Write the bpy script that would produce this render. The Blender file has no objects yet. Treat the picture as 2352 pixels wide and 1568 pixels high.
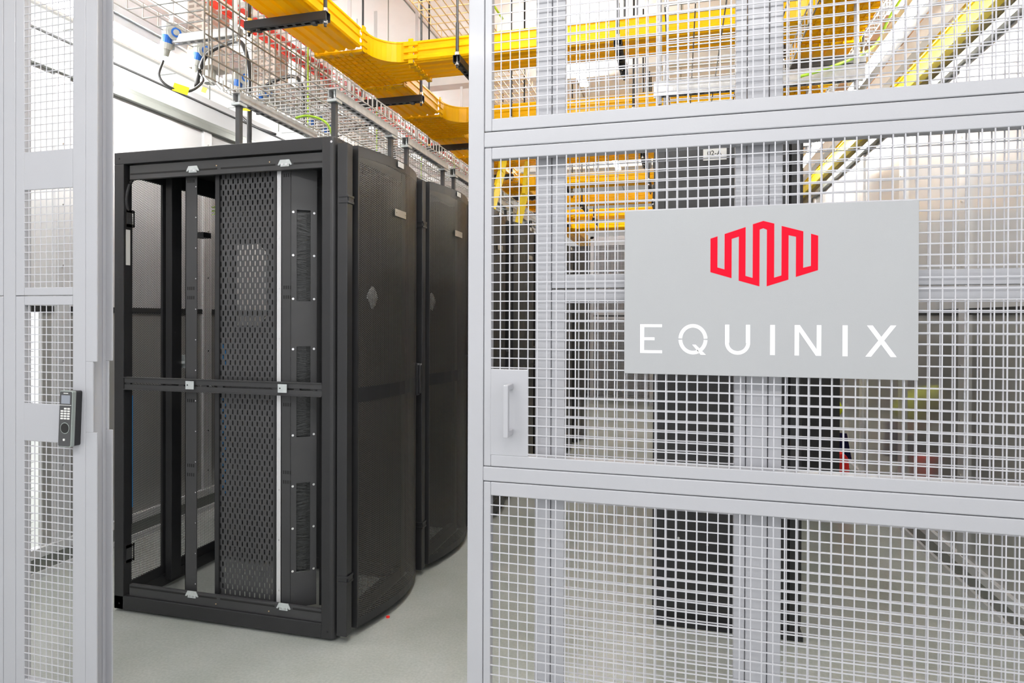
import bpy, math, random
from mathutils import Matrix, Vector
random.seed(7)
sc = bpy.context.scene
COL = sc.collection

# ------------------------------------------------------------------ camera
FPX, CYPX = 1464.63, 737.77
M = ((0.96721402, 0.25394243, 0.00320777),
     (-0.25392974, 0.96721484, -0.00389079),
     (-0.00409064, 0.00294868, 0.99998729))
cd = bpy.data.cameras.new('camera')
cd.sensor_fit = 'HORIZONTAL'; cd.sensor_width = 36.0
cd.lens = FPX / 2352 * 36.0
cd.shift_y = -(784 - CYPX) / 2352
cd.clip_start = 0.05; cd.clip_end = 80
cam = bpy.data.objects.new('camera', cd); COL.objects.link(cam)
right, fwd, up = Vector(M[0]), Vector(M[1]), Vector(M[2])
cam.matrix_world = Matrix(((right.x, up.x, -fwd.x, 0), (right.y, up.y, -fwd.y, 0), (right.z, up.z, -fwd.z, 1.45), (0, 0, 0, 1)))
sc.camera = cam

# ------------------------------------------------------------------ exposure, world
sc.view_settings.view_transform = 'Standard'
sc.view_settings.look = 'None'
sc.view_settings.gamma = 1.0
sc.view_settings.use_curve_mapping = False
sc.view_settings.exposure = 0.22
cy = sc.cycles
cy.use_denoising = True
cy.max_bounces = 8; cy.diffuse_bounces = 5; cy.glossy_bounces = 4
cy.transparent_max_bounces = 48
cy.sample_clamp_indirect = 6.0
WORLD_STRENGTH = 1.25
wd = bpy.data.worlds.new('hall_light'); sc.world = wd; wd.use_nodes = True
bg = wd.node_tree.nodes['Background']
bg.inputs[0].default_value = (0.97, 0.975, 1.0, 1); bg.inputs[1].default_value = WORLD_STRENGTH
LAMP_E = 85.0        # emission of the LED tubes

# ------------------------------------------------------------------ materials
MATS = {}
def new_mat(name):
    m = bpy.data.materials.new(name); m.use_nodes = True
    MATS[name] = m
    return m, m.node_tree.nodes, m.node_tree.links, m.node_tree.nodes['Principled BSDF']
def mat(name, col, rough=0.5, metal=0.0, var=0.06, scale=6.0, bump=0.0, bscale=200.0, coat=0.0, spec=0.5, stretch=None):
    m, N, L, P = new_mat(name)
    tc = N.new('ShaderNodeTexCoord')
    mp = N.new('ShaderNodeMapping'); L.new(tc.outputs['Object'], mp.inputs[0])
    if stretch: mp.inputs['Scale'].default_value = stretch
    nz = N.new('ShaderNodeTexNoise'); nz.inputs['Scale'].default_value = scale; nz.inputs['Detail'].default_value = 5
    L.new(mp.outputs[0], nz.inputs['Vector'])
    rp = N.new('ShaderNodeMapRange'); rp.inputs[1].default_value = 0.3; rp.inputs[2].default_value = 0.7
    rp.inputs[3].default_value = 1 - var; rp.inputs[4].default_value = 1 + var
    L.new(nz.outputs[0], rp.inputs[0])
    mx = N.new('ShaderNodeVectorMath'); mx.operation = 'SCALE'
    mx.inputs[0].default_value = col[:3]; L.new(rp.outputs[0], mx.inputs['Scale'])
    L.new(mx.outputs[0], P.inputs['Base Color'])
    P.inputs['Roughness'].default_value = rough; P.inputs['Metallic'].default_value = metal
    P.inputs['Specular IOR Level'].default_value = spec
    if coat: P.inputs['Coat Weight'].default_value = coat; P.inputs['Coat Roughness'].default_value = 0.12
    if bump:
        n2 = N.new('ShaderNodeTexNoise'); n2.inputs['Scale'].default_value = bscale; L.new(tc.outputs['Object'], n2.inputs['Vector'])
        bp = N.new('ShaderNodeBump'); bp.inputs['Strength'].default_value = bump; bp.inputs['Distance'].default_value = 0.002
        L.new(n2.outputs[0], bp.inputs['Height']); L.new(bp.outputs[0], P.inputs['Normal'])
    return m
def emis(name, col, s):
    m, N, L, P = new_mat(name)
    P.inputs['Base Color'].default_value = (*col, 1)
    P.inputs['Emission Color'].default_value = (*col, 1); P.inputs['Emission Strength'].default_value = s
    return m
def math_n(N, L, op, a, b=None):
    n = N.new('ShaderNodeMath'); n.operation = op
    for i, v in enumerate((a, b)):
        if v is None: continue
        if isinstance(v, (int, float)): n.inputs[i].default_value = v
        else: L.new(v, n.inputs[i])
    return n.outputs[0]
def perforated(name, col, axis, a, b, r, h=0.0, rough=0.45, spec=0.5):
    """sheet metal with staggered round (h=0) or slotted holes; axis = horizontal object axis, a,b pitches"""
    m, N, L, P = new_mat(name)
    P.inputs['Base Color'].default_value = (*col, 1); P.inputs['Roughness'].default_value = rough
    P.inputs['Specular IOR Level'].default_value = spec
    tc = N.new('ShaderNodeTexCoord'); sx = N.new('ShaderNodeSeparateXYZ'); L.new(tc.outputs['Object'], sx.inputs[0])
    u = math_n(N, L, 'DIVIDE', sx.outputs[axis], a); v = math_n(N, L, 'DIVIDE', sx.outputs['Z'], b)
    ds = []
    for off in (0.0, 0.5):
        uu = math_n(N, L, 'MULTIPLY', math_n(N, L, 'SUBTRACT', math_n(N, L, 'FRACT', math_n(N, L, 'ADD', u, 100 + off)), 0.5), a)
        vv = math_n(N, L, 'ABSOLUTE', math_n(N, L, 'MULTIPLY', math_n(N, L, 'SUBTRACT', math_n(N, L, 'FRACT', math_n(N, L, 'ADD', v, 100 + off)), 0.5), b))
        if h: vv = math_n(N, L, 'MAXIMUM', math_n(N, L, 'SUBTRACT', vv, h), 0.0)
        ds.append(math_n(N, L, 'SQRT', math_n(N, L, 'ADD', math_n(N, L, 'MULTIPLY', uu, uu), math_n(N, L, 'MULTIPLY', vv, vv))))
    d = math_n(N, L, 'MINIMUM', ds[0], ds[1])
    solid = math_n(N, L, 'GREATER_THAN', d, r)
    L.new(solid, P.inputs['Alpha'])
    return m

WHITE = mat('grey_white_powder_coat', (0.40, 0.403, 0.43), 0.40, var=0.012, bump=0.06, bscale=260, coat=0.2)
WIREW = mat('grey_white_mesh', (0.47, 0.47, 0.50), 0.40, var=0.01)
SIGNM = mat('light_grey_sign_plate', (0.355, 0.363, 0.375), 0.30, var=0.01, bump=0.05, bscale=400, coat=0.3)
SIGNW = mat('sign_white', (0.95, 0.95, 0.95), 0.35, var=0.01)
SIGNR = mat('sign_red_acrylic', (0.82, 0.0, 0.018), 0.45, var=0.01, spec=0.15)
BLACK = mat('black_powder_coat', (0.021, 0.021, 0.0225), 0.42, var=0.10, bump=0.05, bscale=500)
DARK = mat('dark_grey_steel', (0.045, 0.045, 0.047), 0.45, var=0.06)
GAP = mat('black_gap', (0.012, 0.012, 0.012), 0.8, var=0.0)
BLACK_PLASTIC = mat('black_plastic', (0.018, 0.018, 0.02), 0.38)
GREYP = mat('reader_side_metal', (0.36, 0.40, 0.38), 0.35, metal=0.6)
CHROME = mat('polished_screw', (0.75, 0.75, 0.75), 0.22, metal=0.9)
ZINC = mat('zinc_plated_steel', (0.62, 0.66, 0.66), 0.35, metal=0.35, var=0.08, scale=60)
GALV = mat('galvanised_strut', (0.60, 0.60, 0.60), 0.38, metal=0.55, var=0.12, scale=30)
WIREG = mat('galvanised_wire', (0.50, 0.50, 0.49), 0.35, metal=0.6, var=0.05)
def translucent_plastic(name, col, col2, fac, rough):
    m = mat(name, col, rough, var=0.05, scale=3, spec=0.35)
    N, L = m.node_tree.nodes, m.node_tree.links
    t = N.new('ShaderNodeBsdfTranslucent'); t.inputs[0].default_value = (*col2, 1)
    mx = N.new('ShaderNodeMixShader'); mx.inputs[0].default_value = fac
    L.new(N['Principled BSDF'].outputs[0], mx.inputs[1]); L.new(t.outputs[0], mx.inputs[2]); L.new(mx.outputs[0], N['Material Output'].inputs[0])
    return m
YEL = translucent_plastic('yellow_duct_plastic', (1.0, 0.63, 0.0), (1.0, 0.72, 0.01), 0.34, 0.30)
YELB = mat('bright_yellow_plastic', (1.0, 0.75, 0.02), 0.35)
TAG = mat('yellow_tag', (1.0, 0.82, 0.0), 0.5)
BLUE = mat('blue_connector', (0.02, 0.16, 0.62), 0.35)
CONG = mat('connector_light_grey', (0.52, 0.53, 0.49), 0.4)
CABLE = mat('black_cable', (0.03, 0.03, 0.032), 0.4)
EARTH = mat('green_yellow_wire', (0.45, 0.75, 0.05), 0.4, var=0.5, scale=14)
RED = mat('red_tray_paint', (0.85, 0.035, 0.015), 0.4)
BEIGE = mat('beige_tap_off_box', (0.62, 0.55, 0.48), 0.5)
BUSB = mat('busbar_grey', (0.70, 0.72, 0.74), 0.4)
WALLW = mat('white_wall_panel', (0.60, 0.60, 0.605), 0.16, var=0.02, coat=0.3)
WALLG = mat('grey_wall_panel', (0.38, 0.376, 0.36), 0.08, var=0.03, spec=0.9, coat=1.0)
ALU = mat('aluminium_profile', (0.72, 0.72, 0.73), 0.35, metal=0.3, var=0.02)
ALUD = mat('dark_aluminium_track', (0.26, 0.27, 0.25), 0.35, metal=0.4)
CEIL = mat('ceiling_white', (0.93, 0.925, 0.915), 0.7, var=0.02)
BEAM = mat('roof_beam_grey', (0.60, 0.58, 0.55), 0.6)
BROWN = mat('brown_joist', (0.45, 0.26, 0.14), 0.6)
LED = emis('led_tube', (1.0, 0.985, 0.96), LAMP_E)
LABEL = mat('white_label', (0.70, 0.70, 0.68), 0.5)
NAMEPL = mat('brushed_nameplate', (0.40, 0.36, 0.31), 0.4, metal=0.3)
BLUEV = mat('blue_velcro', (0.01, 0.22, 0.62), 0.6)
CLEAR = mat('plastic_bag', (0.75, 0.77, 0.78), 0.15, var=0.3, scale=50)
BRUSH = mat('black_brush_bristles', (0.035, 0.037, 0.037), 0.35, var=0.9, scale=60, stretch=(1, 1, 9))
TAN = mat('brass_screw', (0.8, 0.6, 0.35), 0.3, metal=0.8)
HIVIS = mat('hi_vis_yellow_cloth', (0.75, 0.82, 0.02), 0.7)
NAVY = mat('navy_cloth', (0.01, 0.015, 0.12), 0.8)
SKIN = mat('skin', (0.62, 0.38, 0.28), 0.55)
HAIR = mat('dark_hair', (0.03, 0.02, 0.015), 0.6)
REDC = mat('red_plastic_case', (0.85, 0.02, 0.015), 0.4)
PERFX = perforated('perforated_black_steel_rear', (0.025, 0.025, 0.026), 'Y', 0.0156, 0.009, 0.0033)
PERFF = perforated('perforated_black_steel_front', (0.055, 0.052, 0.048), 'Y', 0.0150, 0.0092, 0.0027, rough=0.35)
SLOT = perforated('slotted_grey_steel', (0.060, 0.060, 0.062), 'X', 0.0272, 0.0526, 0.0038, 0.0080, rough=0.32)

def floor_mat():
    m, N, L, P = new_mat('polished_concrete')
    tc = N.new('ShaderNodeTexCoord')
    n1 = N.new('ShaderNodeTexNoise'); n1.inputs['Scale'].default_value = 1.6; n1.inputs['Detail'].default_value = 8; n1.inputs['Roughness'].default_value = 0.6
    n2 = N.new('ShaderNodeTexNoise'); n2.inputs['Scale'].default_value = 90; n2.inputs['Detail'].default_value = 4
    for n in (n1, n2): L.new(tc.outputs['Object'], n.inputs['Vector'])
    cr = N.new('ShaderNodeValToRGB')
    cr.color_ramp.elements[0].position = 0.35; cr.color_ramp.elements[0].color = (0.325, 0.348, 0.318, 1)
    cr.color_ramp.elements[1].position = 0.68; cr.color_ramp.elements[1].color = (0.43, 0.447, 0.428, 1)
    L.new(n1.outputs[0], cr.inputs[0])
    mr = N.new('ShaderNodeMapRange'); mr.inputs[1].default_value = 0.3; mr.inputs[2].default_value = 0.7; mr.inputs[3].default_value = 0.9; mr.inputs[4].default_value = 1.1
    L.new(n2.outputs[0], mr.inputs[0])
    vm = N.new('ShaderNodeVectorMath'); vm.operation = 'SCALE'; L.new(cr.outputs[0], vm.inputs[0]); L.new(mr.outputs[0], vm.inputs['Scale'])
    L.new(vm.outputs[0], P.inputs['Base Color'])
    rr = N.new('ShaderNodeMapRange'); rr.inputs[3].default_value = 0.22; rr.inputs[4].default_value = 0.42
    L.new(n1.outputs[0], rr.inputs[0]); L.new(rr.outputs[0], P.inputs['Roughness'])
    return m
FLOOR = floor_mat()

# ------------------------------------------------------------------ mesh helpers
class MB:
    def __init__(s): s.v = []; s.f = []
    def add(s, vs, fs):
        o = len(s.v); s.v += [tuple(v) for v in vs]; s.f += [tuple(i + o for i in f) for f in fs]; return s
    def box(s, x0, x1, y0, y1, z0, z1):
        return s.add([(x0,y0,z0),(x1,y0,z0),(x1,y1,z0),(x0,y1,z0),(x0,y0,z1),(x1,y0,z1),(x1,y1,z1),(x0,y1,z1)],
                     [(0,3,2,1),(4,5,6,7),(0,1,5,4),(1,2,6,5),(2,3,7,6),(3,0,4,7)])
    def bar(s, p, q, w, h, upv=(0,0,1)):
        p, q = Vector(p), Vector(q); d = (q - p).normalized(); u = Vector(upv)
        if abs(d.dot(u)) > 0.98: u = Vector((0, 1, 0))
        a = d.cross(u).normalized() * w / 2; b = a.cross(d).normalized() * h / 2
        vs = [e + sa * a + sb * b for e in (p, q) for sa, sb in ((-1,-1),(1,-1),(1,1),(-1,1))]
        return s.add(vs, [(0,1,2,3),(7,6,5,4),(0,4,5,1),(1,5,6,2),(2,6,7,3),(3,7,4,0)])
    def tube(s, pts, r, n=8):
        pts = [Vector(p) for p in pts]; rings = []
        for i, p in enumerate(pts):
            d = (pts[min(i+1, len(pts)-1)] - pts[max(i-1, 0)]).normalized()
            u = Vector((0,0,1)) if abs(d.z) < 0.9 else Vector((1,0,0))
            a = d.cross(u).normalized(); b = d.cross(a).normalized()
            rr = r[i] if isinstance(r, (list, tuple)) else r
            rings.append([p + rr*(math.cos(2*math.pi*k/n)*a + math.sin(2*math.pi*k/n)*b) for k in range(n)])
        vs = [v for rg in rings for v in rg]; fs = []
        for i in range(len(pts)-1):
            for k in range(n):
                k2 = (k+1) % n; fs.append((i*n+k, i*n+k2, (i+1)*n+k2, (i+1)*n+k))
        fs.append(tuple(range(n))[::-1]); fs.append(tuple((len(pts)-1)*n + k for k in range(n)))
        return s.add(vs, fs)
    def prism(s, poly, axis, a0, a1):
        """extrude 2D polygon: axis 'x' -> poly=(y,z); 'y' -> (x,z); 'z' -> (x,y)"""
        n = len(poly)
        def P(p, a): return {'x': (a, p[0], p[1]), 'y': (p[0], a, p[1]), 'z': (p[0], p[1], a)}[axis]
        vs = [P(p, a0) for p in poly] + [P(p, a1) for p in poly]
        fs = [tuple(range(n))[::-1], tuple(range(n, 2*n))] + [(i, (i+1) % n, n + (i+1) % n, n + i) for i in range(n)]
        return s.add(vs, fs)
    def wall(s, path, z0, z1, t):
        """thin vertical wall following a 2D (x,y) path"""
        for (a, b) in zip(path[:-1], path[1:]):
            s.bar((a[0], a[1], (z0+z1)/2), (b[0], b[1], (z0+z1)/2), t, z1 - z0)
        return s
    def build(s, name, m, parent=None, bev=0.0, smooth=False, tr=None):
        me = bpy.data.meshes.new(name); me.from_pydata(s.v, [], s.f); me.update()
        me.materials.append(m)
        o = bpy.data.objects.new(name, me); COL.objects.link(o)
        if parent: o.parent = parent
        import bmesh
        b = bmesh.new(); b.from_mesh(me); bmesh.ops.recalc_face_normals(b, faces=b.faces); b.to_mesh(me); b.free()
        if bev:
            md = o.modifiers.new('edge', 'BEVEL'); md.width = bev; md.segments = 2; md.limit_method = 'ANGLE'
        if smooth:
            for p in me.polygons: p.use_smooth = True
        return o
def tag(o, label, cat, group=None, kind=None):
    if label: o['label'] = label
    if cat: o['category'] = cat
    if group: o['group'] = group
    if kind: o['kind'] = kind
    return o
def singles(name, mbs, m, parent, bev=0.0):
    return [mb.build(name, m, parent, bev) for mb in mbs]
def thing(name, label, cat, group=None, loc=(0,0,0)):
    o = bpy.data.objects.new(name, None); COL.objects.link(o); o.location = loc; o.empty_display_size = 0.1
    return tag(o, label, cat, group)
def struct(name, mb, m, bev=0.0):
    o = mb.build(name, m, None, bev); o['kind'] = 'structure'; return o
def copy_tree(o, parent=None, off=None, label=None):
    c = o.copy(); COL.objects.link(c)
    if parent: c.parent = parent
    if off: c.location = Vector(o.location) + Vector(off)
    if label: c['label'] = label
    for ch in list(o.children): copy_tree(ch, c)
    return c
def arc(cx, cy_, r, a0, a1, n=8):
    return [(cx + r*math.cos(math.radians(a0 + (a1-a0)*i/n)), cy_ + r*math.sin(math.radians(a0 + (a1-a0)*i/n))) for i in range(n+1)]
def smooth_path(pts, n=6):
    """Catmull-Rom through 3D points"""
    P = [Vector(p) for p in pts]; P = [P[0]*2 - P[1]] + P + [P[-1]*2 - P[-2]]; out = []
    for i in range(1, len(P)-2):
        for k in range(n):
            t = k/n
            out.append(0.5*((2*P[i]) + (-P[i-1]+P[i+1])*t + (2*P[i-1]-5*P[i]+4*P[i+1]-P[i+2])*t*t + (-P[i-1]+3*P[i]-3*P[i+1]+P[i+2])*t**3))
    out.append(P[-2]); return out

# ------------------------------------------------------------------ room shell
XL, XR = -3.45, 1.50
struct('floor', MB().box(-9, 6, -4, 16, -0.05, 0), FLOOR)
cm = MB().box(-6.5, 4.4, -1.2, 14.6, 4.3, 4.35)
struct('ceiling', cm, CEIL)
n = 0
def trim(mb, m, bev=0.0):
    global n; n += 1
    return struct('trim_%d' % n, mb, m, bev)
struct('wall_back', MB().box(-4.5, 2.5, 14.4, 14.5, 0, 4.3), WALLW)
# ceiling tile joints and beams
t = MB()
for i in range(13): t.box(-6.5, 4.4, -1.0 + i*1.2, -0.99 + i*1.2, 4.294, 4.3)
for i in range(9): t.box(-6.0 + i*1.2, -5.99 + i*1.2, -1.2, 14.6, 4.294, 4.3)
trim(t, ALUD)
t = MB()
for y in (2.3, 4.4, 6.5, 8.6, 10.7): t.box(-3.6, 2.4, y, y+0.16, 3.98, 4.25)
trim(t, BEAM)
def wall(side, x, d, y0, y1, posts):
    """panel wall at x, solid side towards d"""
    s = d*0.04
    a = lambda mb, x0, x1, *r: mb.box(min(x0, x1), max(x0, x1), *r)
    struct('wall_%s' % side, a(MB(), x + d*0.012, x + s, y0, y1, 1.515, 2.87), WALLW)
    lower = [(y0, y1)] if side == 'right' else [(y0, 2.695), (2.795, y1)]
    for (ya, yb) in lower: trim(a(MB(), x + d*0.012, x + s, ya, yb, 0.165, 1.48), WALLG)
    trim(a(MB(), x + d*0.006, x + s, y0, y1, 1.48, 1.515), GAP)
    p = MB()
    for y in posts: a(p, x - d*0.006, x + s, y, y + 0.085, 0.16, 2.87)
    a(p, x - d*0.012, x + s, y0, y1, 0.112, 0.165)
    trim(p, ALU, 0.002)
    p = MB(); a(p, x, x + s, y0, y1, 0.035, 0.112); trim(p, ALUD)
    b = MB(); a(b, x - d*0.02, x + s, y0, y1, 0.0, 0.035); o = b.build('baseboard_%s' % side, ALU); o['kind'] = 'structure'
    p = MB(); a(p, x - d*0.03, x + s, y0, y1, 2.85, 2.90); a(p, x - d*0.012, x + s, y0, y1, 2.90, 2.93); trim(p, ALUD, 0.003)
    p = MB(); a(p, x - d*0.005, x + s, y0, y1, 2.93, 3.04); a(p, x - d*0.03, x + s, y0, y1, 3.046, 3.09); trim(p, WALLW)
    p = MB(); a(p, x, x + s, y0, y1, 3.04, 3.046); trim(p, GAP)
    s_ = MB()
    for y in posts:
        for z in (0.3, 0.6, 0.9, 1.2, 1.75, 2.1, 2.45, 2.75):
            s_.tube([(x - d*0.006, y + 0.043, z), (x - d*0.012, y + 0.043, z)], 0.006, 8)
    trim(s_, CHROME)
wall('left', XL, -1, 1.2, 11.2, [2.60, 2.86, 4.03, 5.2, 6.37, 7.54, 8.71, 9.88])
wall('right', XR, 1, 1.2, 11.2, [2.0, 2.98, 3.96, 4.96, 5.96, 6.96, 7.96, 8.96, 9.96])
o = MB()
for i in range(6): o.box(-3.66, -3.657, 2.62 + i*.05, 2.623 + i*.05, 0.1, 1.6)
for i in range(30): o.box(-3.66, -3.657, 2.6, 2.9, 0.1 + i*.05, 0.103 + i*.05)
GRILLE = o
# hall beams seen above the left wall
t = MB(); t.box(-4.3, -4.26, 1, 14, 3.60, 3.62); t.box(-5.2, -5.16, 1, 14, 3.9, 3.92); trim(t, BEAM)
t = MB()
for y in (2.5, 3.4, 4.3, 5.2, 6.1): t.tube([(-3.62, y, 3.05), (-3.62, y, 4.3)], 0.005, 6)
trim(t, ALUD)

# ------------------------------------------------------------------ wire mesh panels
PITCH = 0.0247
def mesh_grid(x0, x1, z0, z1, y, fx=None, fz=None, w=0.0028, t=0.0016):
    mb = MB(); fx = x0 if fx is None else fx; fz = z0 if fz is None else fz
    k = math.ceil((x0 - fx)/PITCH + 0.001); x = fx + k*PITCH
    while x < x1 - 0.002: mb.box(x - w/2, x + w/2, y, y + t, z0, z1); x += PITCH
    k = math.ceil((z0 - fz)/PITCH + 0.001); z = fz + k*PITCH
    while z < z1 - 0.002: mb.box(x0, x1, y - 0.0006, y + t*0.8, z - w/2, z + w/2); z += PITCH
    return mb
def panel(parent, x0, x1, z0, z1, y, bx0, bx1, bz0, bz1, plates=(), fx=None, fz=None, d=0.024):
    """sheet border (outer x0..x1,z0..z1; mesh opening bx0..bx1,bz0..bz1) with wire mesh child"""
    b = MB()
    b.box(x0, bx0, y, y + d, z0, z1); b.box(bx1, x1, y, y + d, z0, z1)
    b.box(bx0, bx1, y, y + d, z0, bz0); b.box(bx0, bx1, y, y + d, bz1, z1)
    for (px0, px1, pz0, pz1) in plates: b.box(px0, px1, y - 0.0004, y + 0.006, pz0, pz1)
    bo = b.build('panel_border', WHITE, parent, 0.0022)
    mesh_grid(bx0, bx1, bz0, bz1, y + 0.0008, fx, fz).build('wire_mesh', WIREW, bo)
    return bo

tag(GRILLE.build('wire_mesh', WIREW), 'wire mesh seen through the narrow bright gap low in the wall beside the card reader', 'wire mesh')
# sliding door leaf (in front, pulled open to the right)
YD = 1.60
door = thing('sliding_door', 'light grey sliding cage door of square mesh, slid open in front of the fence', 'door', loc=(0.2, 1.61, 0))
def root_fix(root):
    """parts are modelled in world coordinates: express them relative to the thing's base"""
    T = Matrix.Translation(-root.location); seen = set()
    def rec(o):
        for ch in o.children:
            if ch.data and ch.data.name not in seen: ch.data.transform(T); seen.add(ch.data.name)
            rec(ch)
    rec(root)
DX1 = 1.02
g = 0.0016
f = MB()
f.box(-0.541, -0.4975, YD, YD + 0.032, 0.03, 2.62); f.box(DX1, DX1 + 0.044, YD, YD + 0.032, 0.03, 2.62)
for z0, z1 in ((0.03, 0.07), (1.0245 , 1.0625), (1.8985, 1.9385), (2.58, 2.62)): f.box(-0.4975, DX1, YD, YD + 0.032, z0, z1)
f.build('door_frame', WHITE, door, 0.003)
X0, X1 = -0.4975 + g, DX1 - g
panel(door, X0, X1, 1.9385 + g, 2.58 - g, YD, -0.4765, DX1 - 0.02, 1.9725, 2.545, fx=-0.4765, fz=1.9725)
panel(door, X0, X1, 1.0625 + g, 1.8985 - g, YD, -0.4765, DX1 - 0.02, 1.0945, 1.8665, plates=((-0.4775, -0.3765, 1.0935, 1.3190),), fx=-0.4765, fz=1.8665 - 40*PITCH)
panel(door, X0, X1, 0.07 + g, 1.0245 - g, YD, -0.4765, DX1 - 0.02, 0.11, 0.9875, fx=-0.4765, fz=0.9875 - 40*PITCH)
h = MB().box(-0.4285, -0.4155, 1.545, 1.560, 1.150, 1.283)
h.box(-0.4285, -0.4155, 1.556, 1.60, 1.268, 1.283); h.box(-0.4285, -0.4155, 1.556, 1.60, 1.150, 1.165)
h.build('handle', WHITE, door, 0.002)
h = MB().box(-0.556, -0.530, 1.665, 1.690, 1.31, 1.55)
h.box(-0.54, -0.525, 1.63, 1.67, 1.52, 1.55); h.box(-0.54, -0.525, 1.63, 1.67, 1.31, 1.34)
h.build('inner_handle', WHITE, door, 0.002)
root_fix(door)

# company sign on the door
sign = thing('company_sign', 'light grey rectangular sign reading EQUINIX under a red cut-out logo on the mesh door', 'sign', loc=(0.19, 1.597, 1.517))
MB().box(-0.131, 0.512, 1.5935, 1.5975, 1.3165, 1.7165).build('plate', SIGNM, sign, 0.0008)
LOGO = [(.071,1.643),(.087,1.648),(.087,1.574),(.103,1.569),(.103,1.653),(.150,1.668),(.150,1.553),(.166,1.548),(.166,1.674),(.189,1.681),(.213,1.674),
 (.213,1.548),(.229,1.553),(.229,1.668),(.2755,1.654),(.2755,1.570),(.292,1.574),(.292,1.648),(.307,1.643),(.307,1.564),(.260,1.549),(.260,1.642),(.244,1.646),
 (.244,1.543),(.197,1.528),(.197,1.660),(.189,1.664),(.181,1.661),(.181,1.528),(.135,1.542),(.135,1.646),(.119,1.641),(.119,1.548),(.071,1.563)]
MB().prism(LOGO, 'y', 1.5931, 1.5936).build('logo', SIGNR, sign)['label'] = 'red square-wave logo'
def letter(parts):
    mb = MB()
    for i, p in enumerate(parts): mb.prism(p, 'y', 1.5931 - 0.00006*(i % 4), 1.5936)
    o = mb.build('letter', SIGNW, sign); return o
R = lambda x0, x1, z0, z1: [(x0, z0), (x1, z0), (x1, z1), (x0, z1)]
ZT, ZB = 1.4378, 1.3675
letter([R(-.093, -.0835, ZB, ZT), R(-.0835, -.041, ZT - .007, ZT), R(-.0835, -.0585, 1.399, 1.406), R(-.0835, -.0405, ZB, ZB + .007)])
def ring(cx, cz, rx, rz, w, a0, a1, n=20):
    o = [(cx + rx*math.cos(math.radians(a0 + (a1-a0)*i/n)), cz + rz*math.sin(math.radians(a0 + (a1-a0)*i/n))) for i in range(n+1)]
    i_ = [(cx + (rx-w)*math.cos(math.radians(a0 + (a1-a0)*i/n)), cz + (rz-w)*math.sin(math.radians(a0 + (a1-a0)*i/n))) for i in range(n+1)]
    return [[o[k], o[k+1], i_[k+1], i_[k]] for k in range(n)]
letter(ring(.0315, 1.4025, .0335, .0365, .0085, 3, 177) + ring(.0315, 1.4025, .0335, .0365, .0085, 183, 357) + [[(.030, 1.3895), (.038, 1.3895), (.0615, 1.3655), (.0495, 1.3655)]])
letter([R(.105, .1145, 1.395, ZT), R(.1515, .161, 1.395, ZT)] + ring(.133, 1.395, .028, .028, .0085, 180, 360))
letter([R(.205, .2155, ZB, ZT)])
letter([R(.258, .2675, ZB, ZT), R(.305, .3145, ZB, ZT), [(.258, ZT), (.269, ZT), (.3145, ZB), (.3035, ZB)]])
letter([R(.359, .3695, ZB, ZT)])
letter([[(.409, ZT), (.4205, ZT), (.469, ZB), (.457, ZB)], [(.4565, ZT), (.468, ZT), (.4175, ZB), (.406, ZB)]])
root_fix(sign)

# fixed fence behind the door
YF = 1.642
fence = thing('mesh_fence', 'fixed light grey mesh fence panels and posts standing directly behind the open door', 'fence', loc=(0.4, YF + 0.02, 0))
POSTS = [(-0.368, -0.3255), (0.1575, 0.2065), (0.80, 0.845), (1.44, 1.486)]
for a, b in POSTS: MB().box(a, b, YF, YF + 0.045, 0, 2.62).build('post', WHITE, fence, 0.003)
for (a, b) in ((POSTS[0][1], POSTS[1][0]), (POSTS[1][1], POSTS[2][0]), (POSTS[2][1], POSTS[3][0])):
    x0, x1 = a + g, b - g; bx0, bx1 = x0 + 0.035, x1 - 0.026
    if a > 0.1: bx0 = x0 + 0.030
    panel(fence, x0, x1, 1.530, 2.60, YF, bx0, bx1, 1.566, 2.56, fx=bx0 + .012, fz=1.575)
    panel(fence, x0, x1, 0.03, 1.527, YF, bx0, bx1, 0.075, 1.498, fx=bx0 + .012, fz=0.085)
root_fix(fence)
lf = thing('mesh_fence', 'light grey mesh fence section left of the doorway with a notched door jamb', 'fence', loc=(-2.1, YF + 0.02, 0))
MB().box(-2.202, -2.150, YF, YF + 0.045, 0, 2.62).build('post', WHITE, lf, 0.003)
panel(lf, -2.1485, -1.9065, 1.5225, 2.60, YF, -2.1110, -1.9065, 1.549, 2.56, plates=((-2.112, -1.906, 1.872, 1.999),), fx=-2.117, fz=1.5425)
panel(lf, -2.1485, -1.9065, 0.03, 1.5205, YF, -2.1110, -1.9065, 0.243, 1.490, plates=((-2.112, -1.906, 1.039, 1.165),), fx=-2.117, fz=1.492 - 60*PITCH)
panel(lf, -2.60, -2.2035, 1.5225, 2.60, YF, -2.56, -2.24, 1.549, 2.56)
panel(lf, -2.60, -2.2035, 0.03, 1.5205, YF, -2.56, -2.24, 0.243, 1.490)
MB().box(-2.65, -2.602, YF, YF + 0.045, 0, 2.62).build('post', WHITE, lf, 0.003)
panel(lf, -3.38, -2.6535, 1.5225, 2.60, YF, -3.34, -2.69, 1.549, 2.56)
panel(lf, -3.38, -2.6535, 0.03, 1.5205, YF, -3.34, -2.69, 0.243, 1.490)
st = MB().box(-1.9063, -1.8545, YF - 0.001, YF + 0.04, 0, 2.62)
st.build('stile', WHITE, lf, 0.002)
NZ0, NZ1 = 1.080, 1.308
j = MB()
def flange(y0, y1):
    for (za, zb, xe) in ((0, NZ0, -1.808), (NZ0, NZ1, -1.824), (NZ1, 2.62, -1.808)): j.box(-1.8535, xe, y0, y1, za, zb)
flange(YF - 0.001, YF + 0.004); flange(YF + 0.056, YF + 0.061)
j.box(-1.8535, -1.838, YF + 0.002, YF + 0.060, 0, 2.62)
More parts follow.
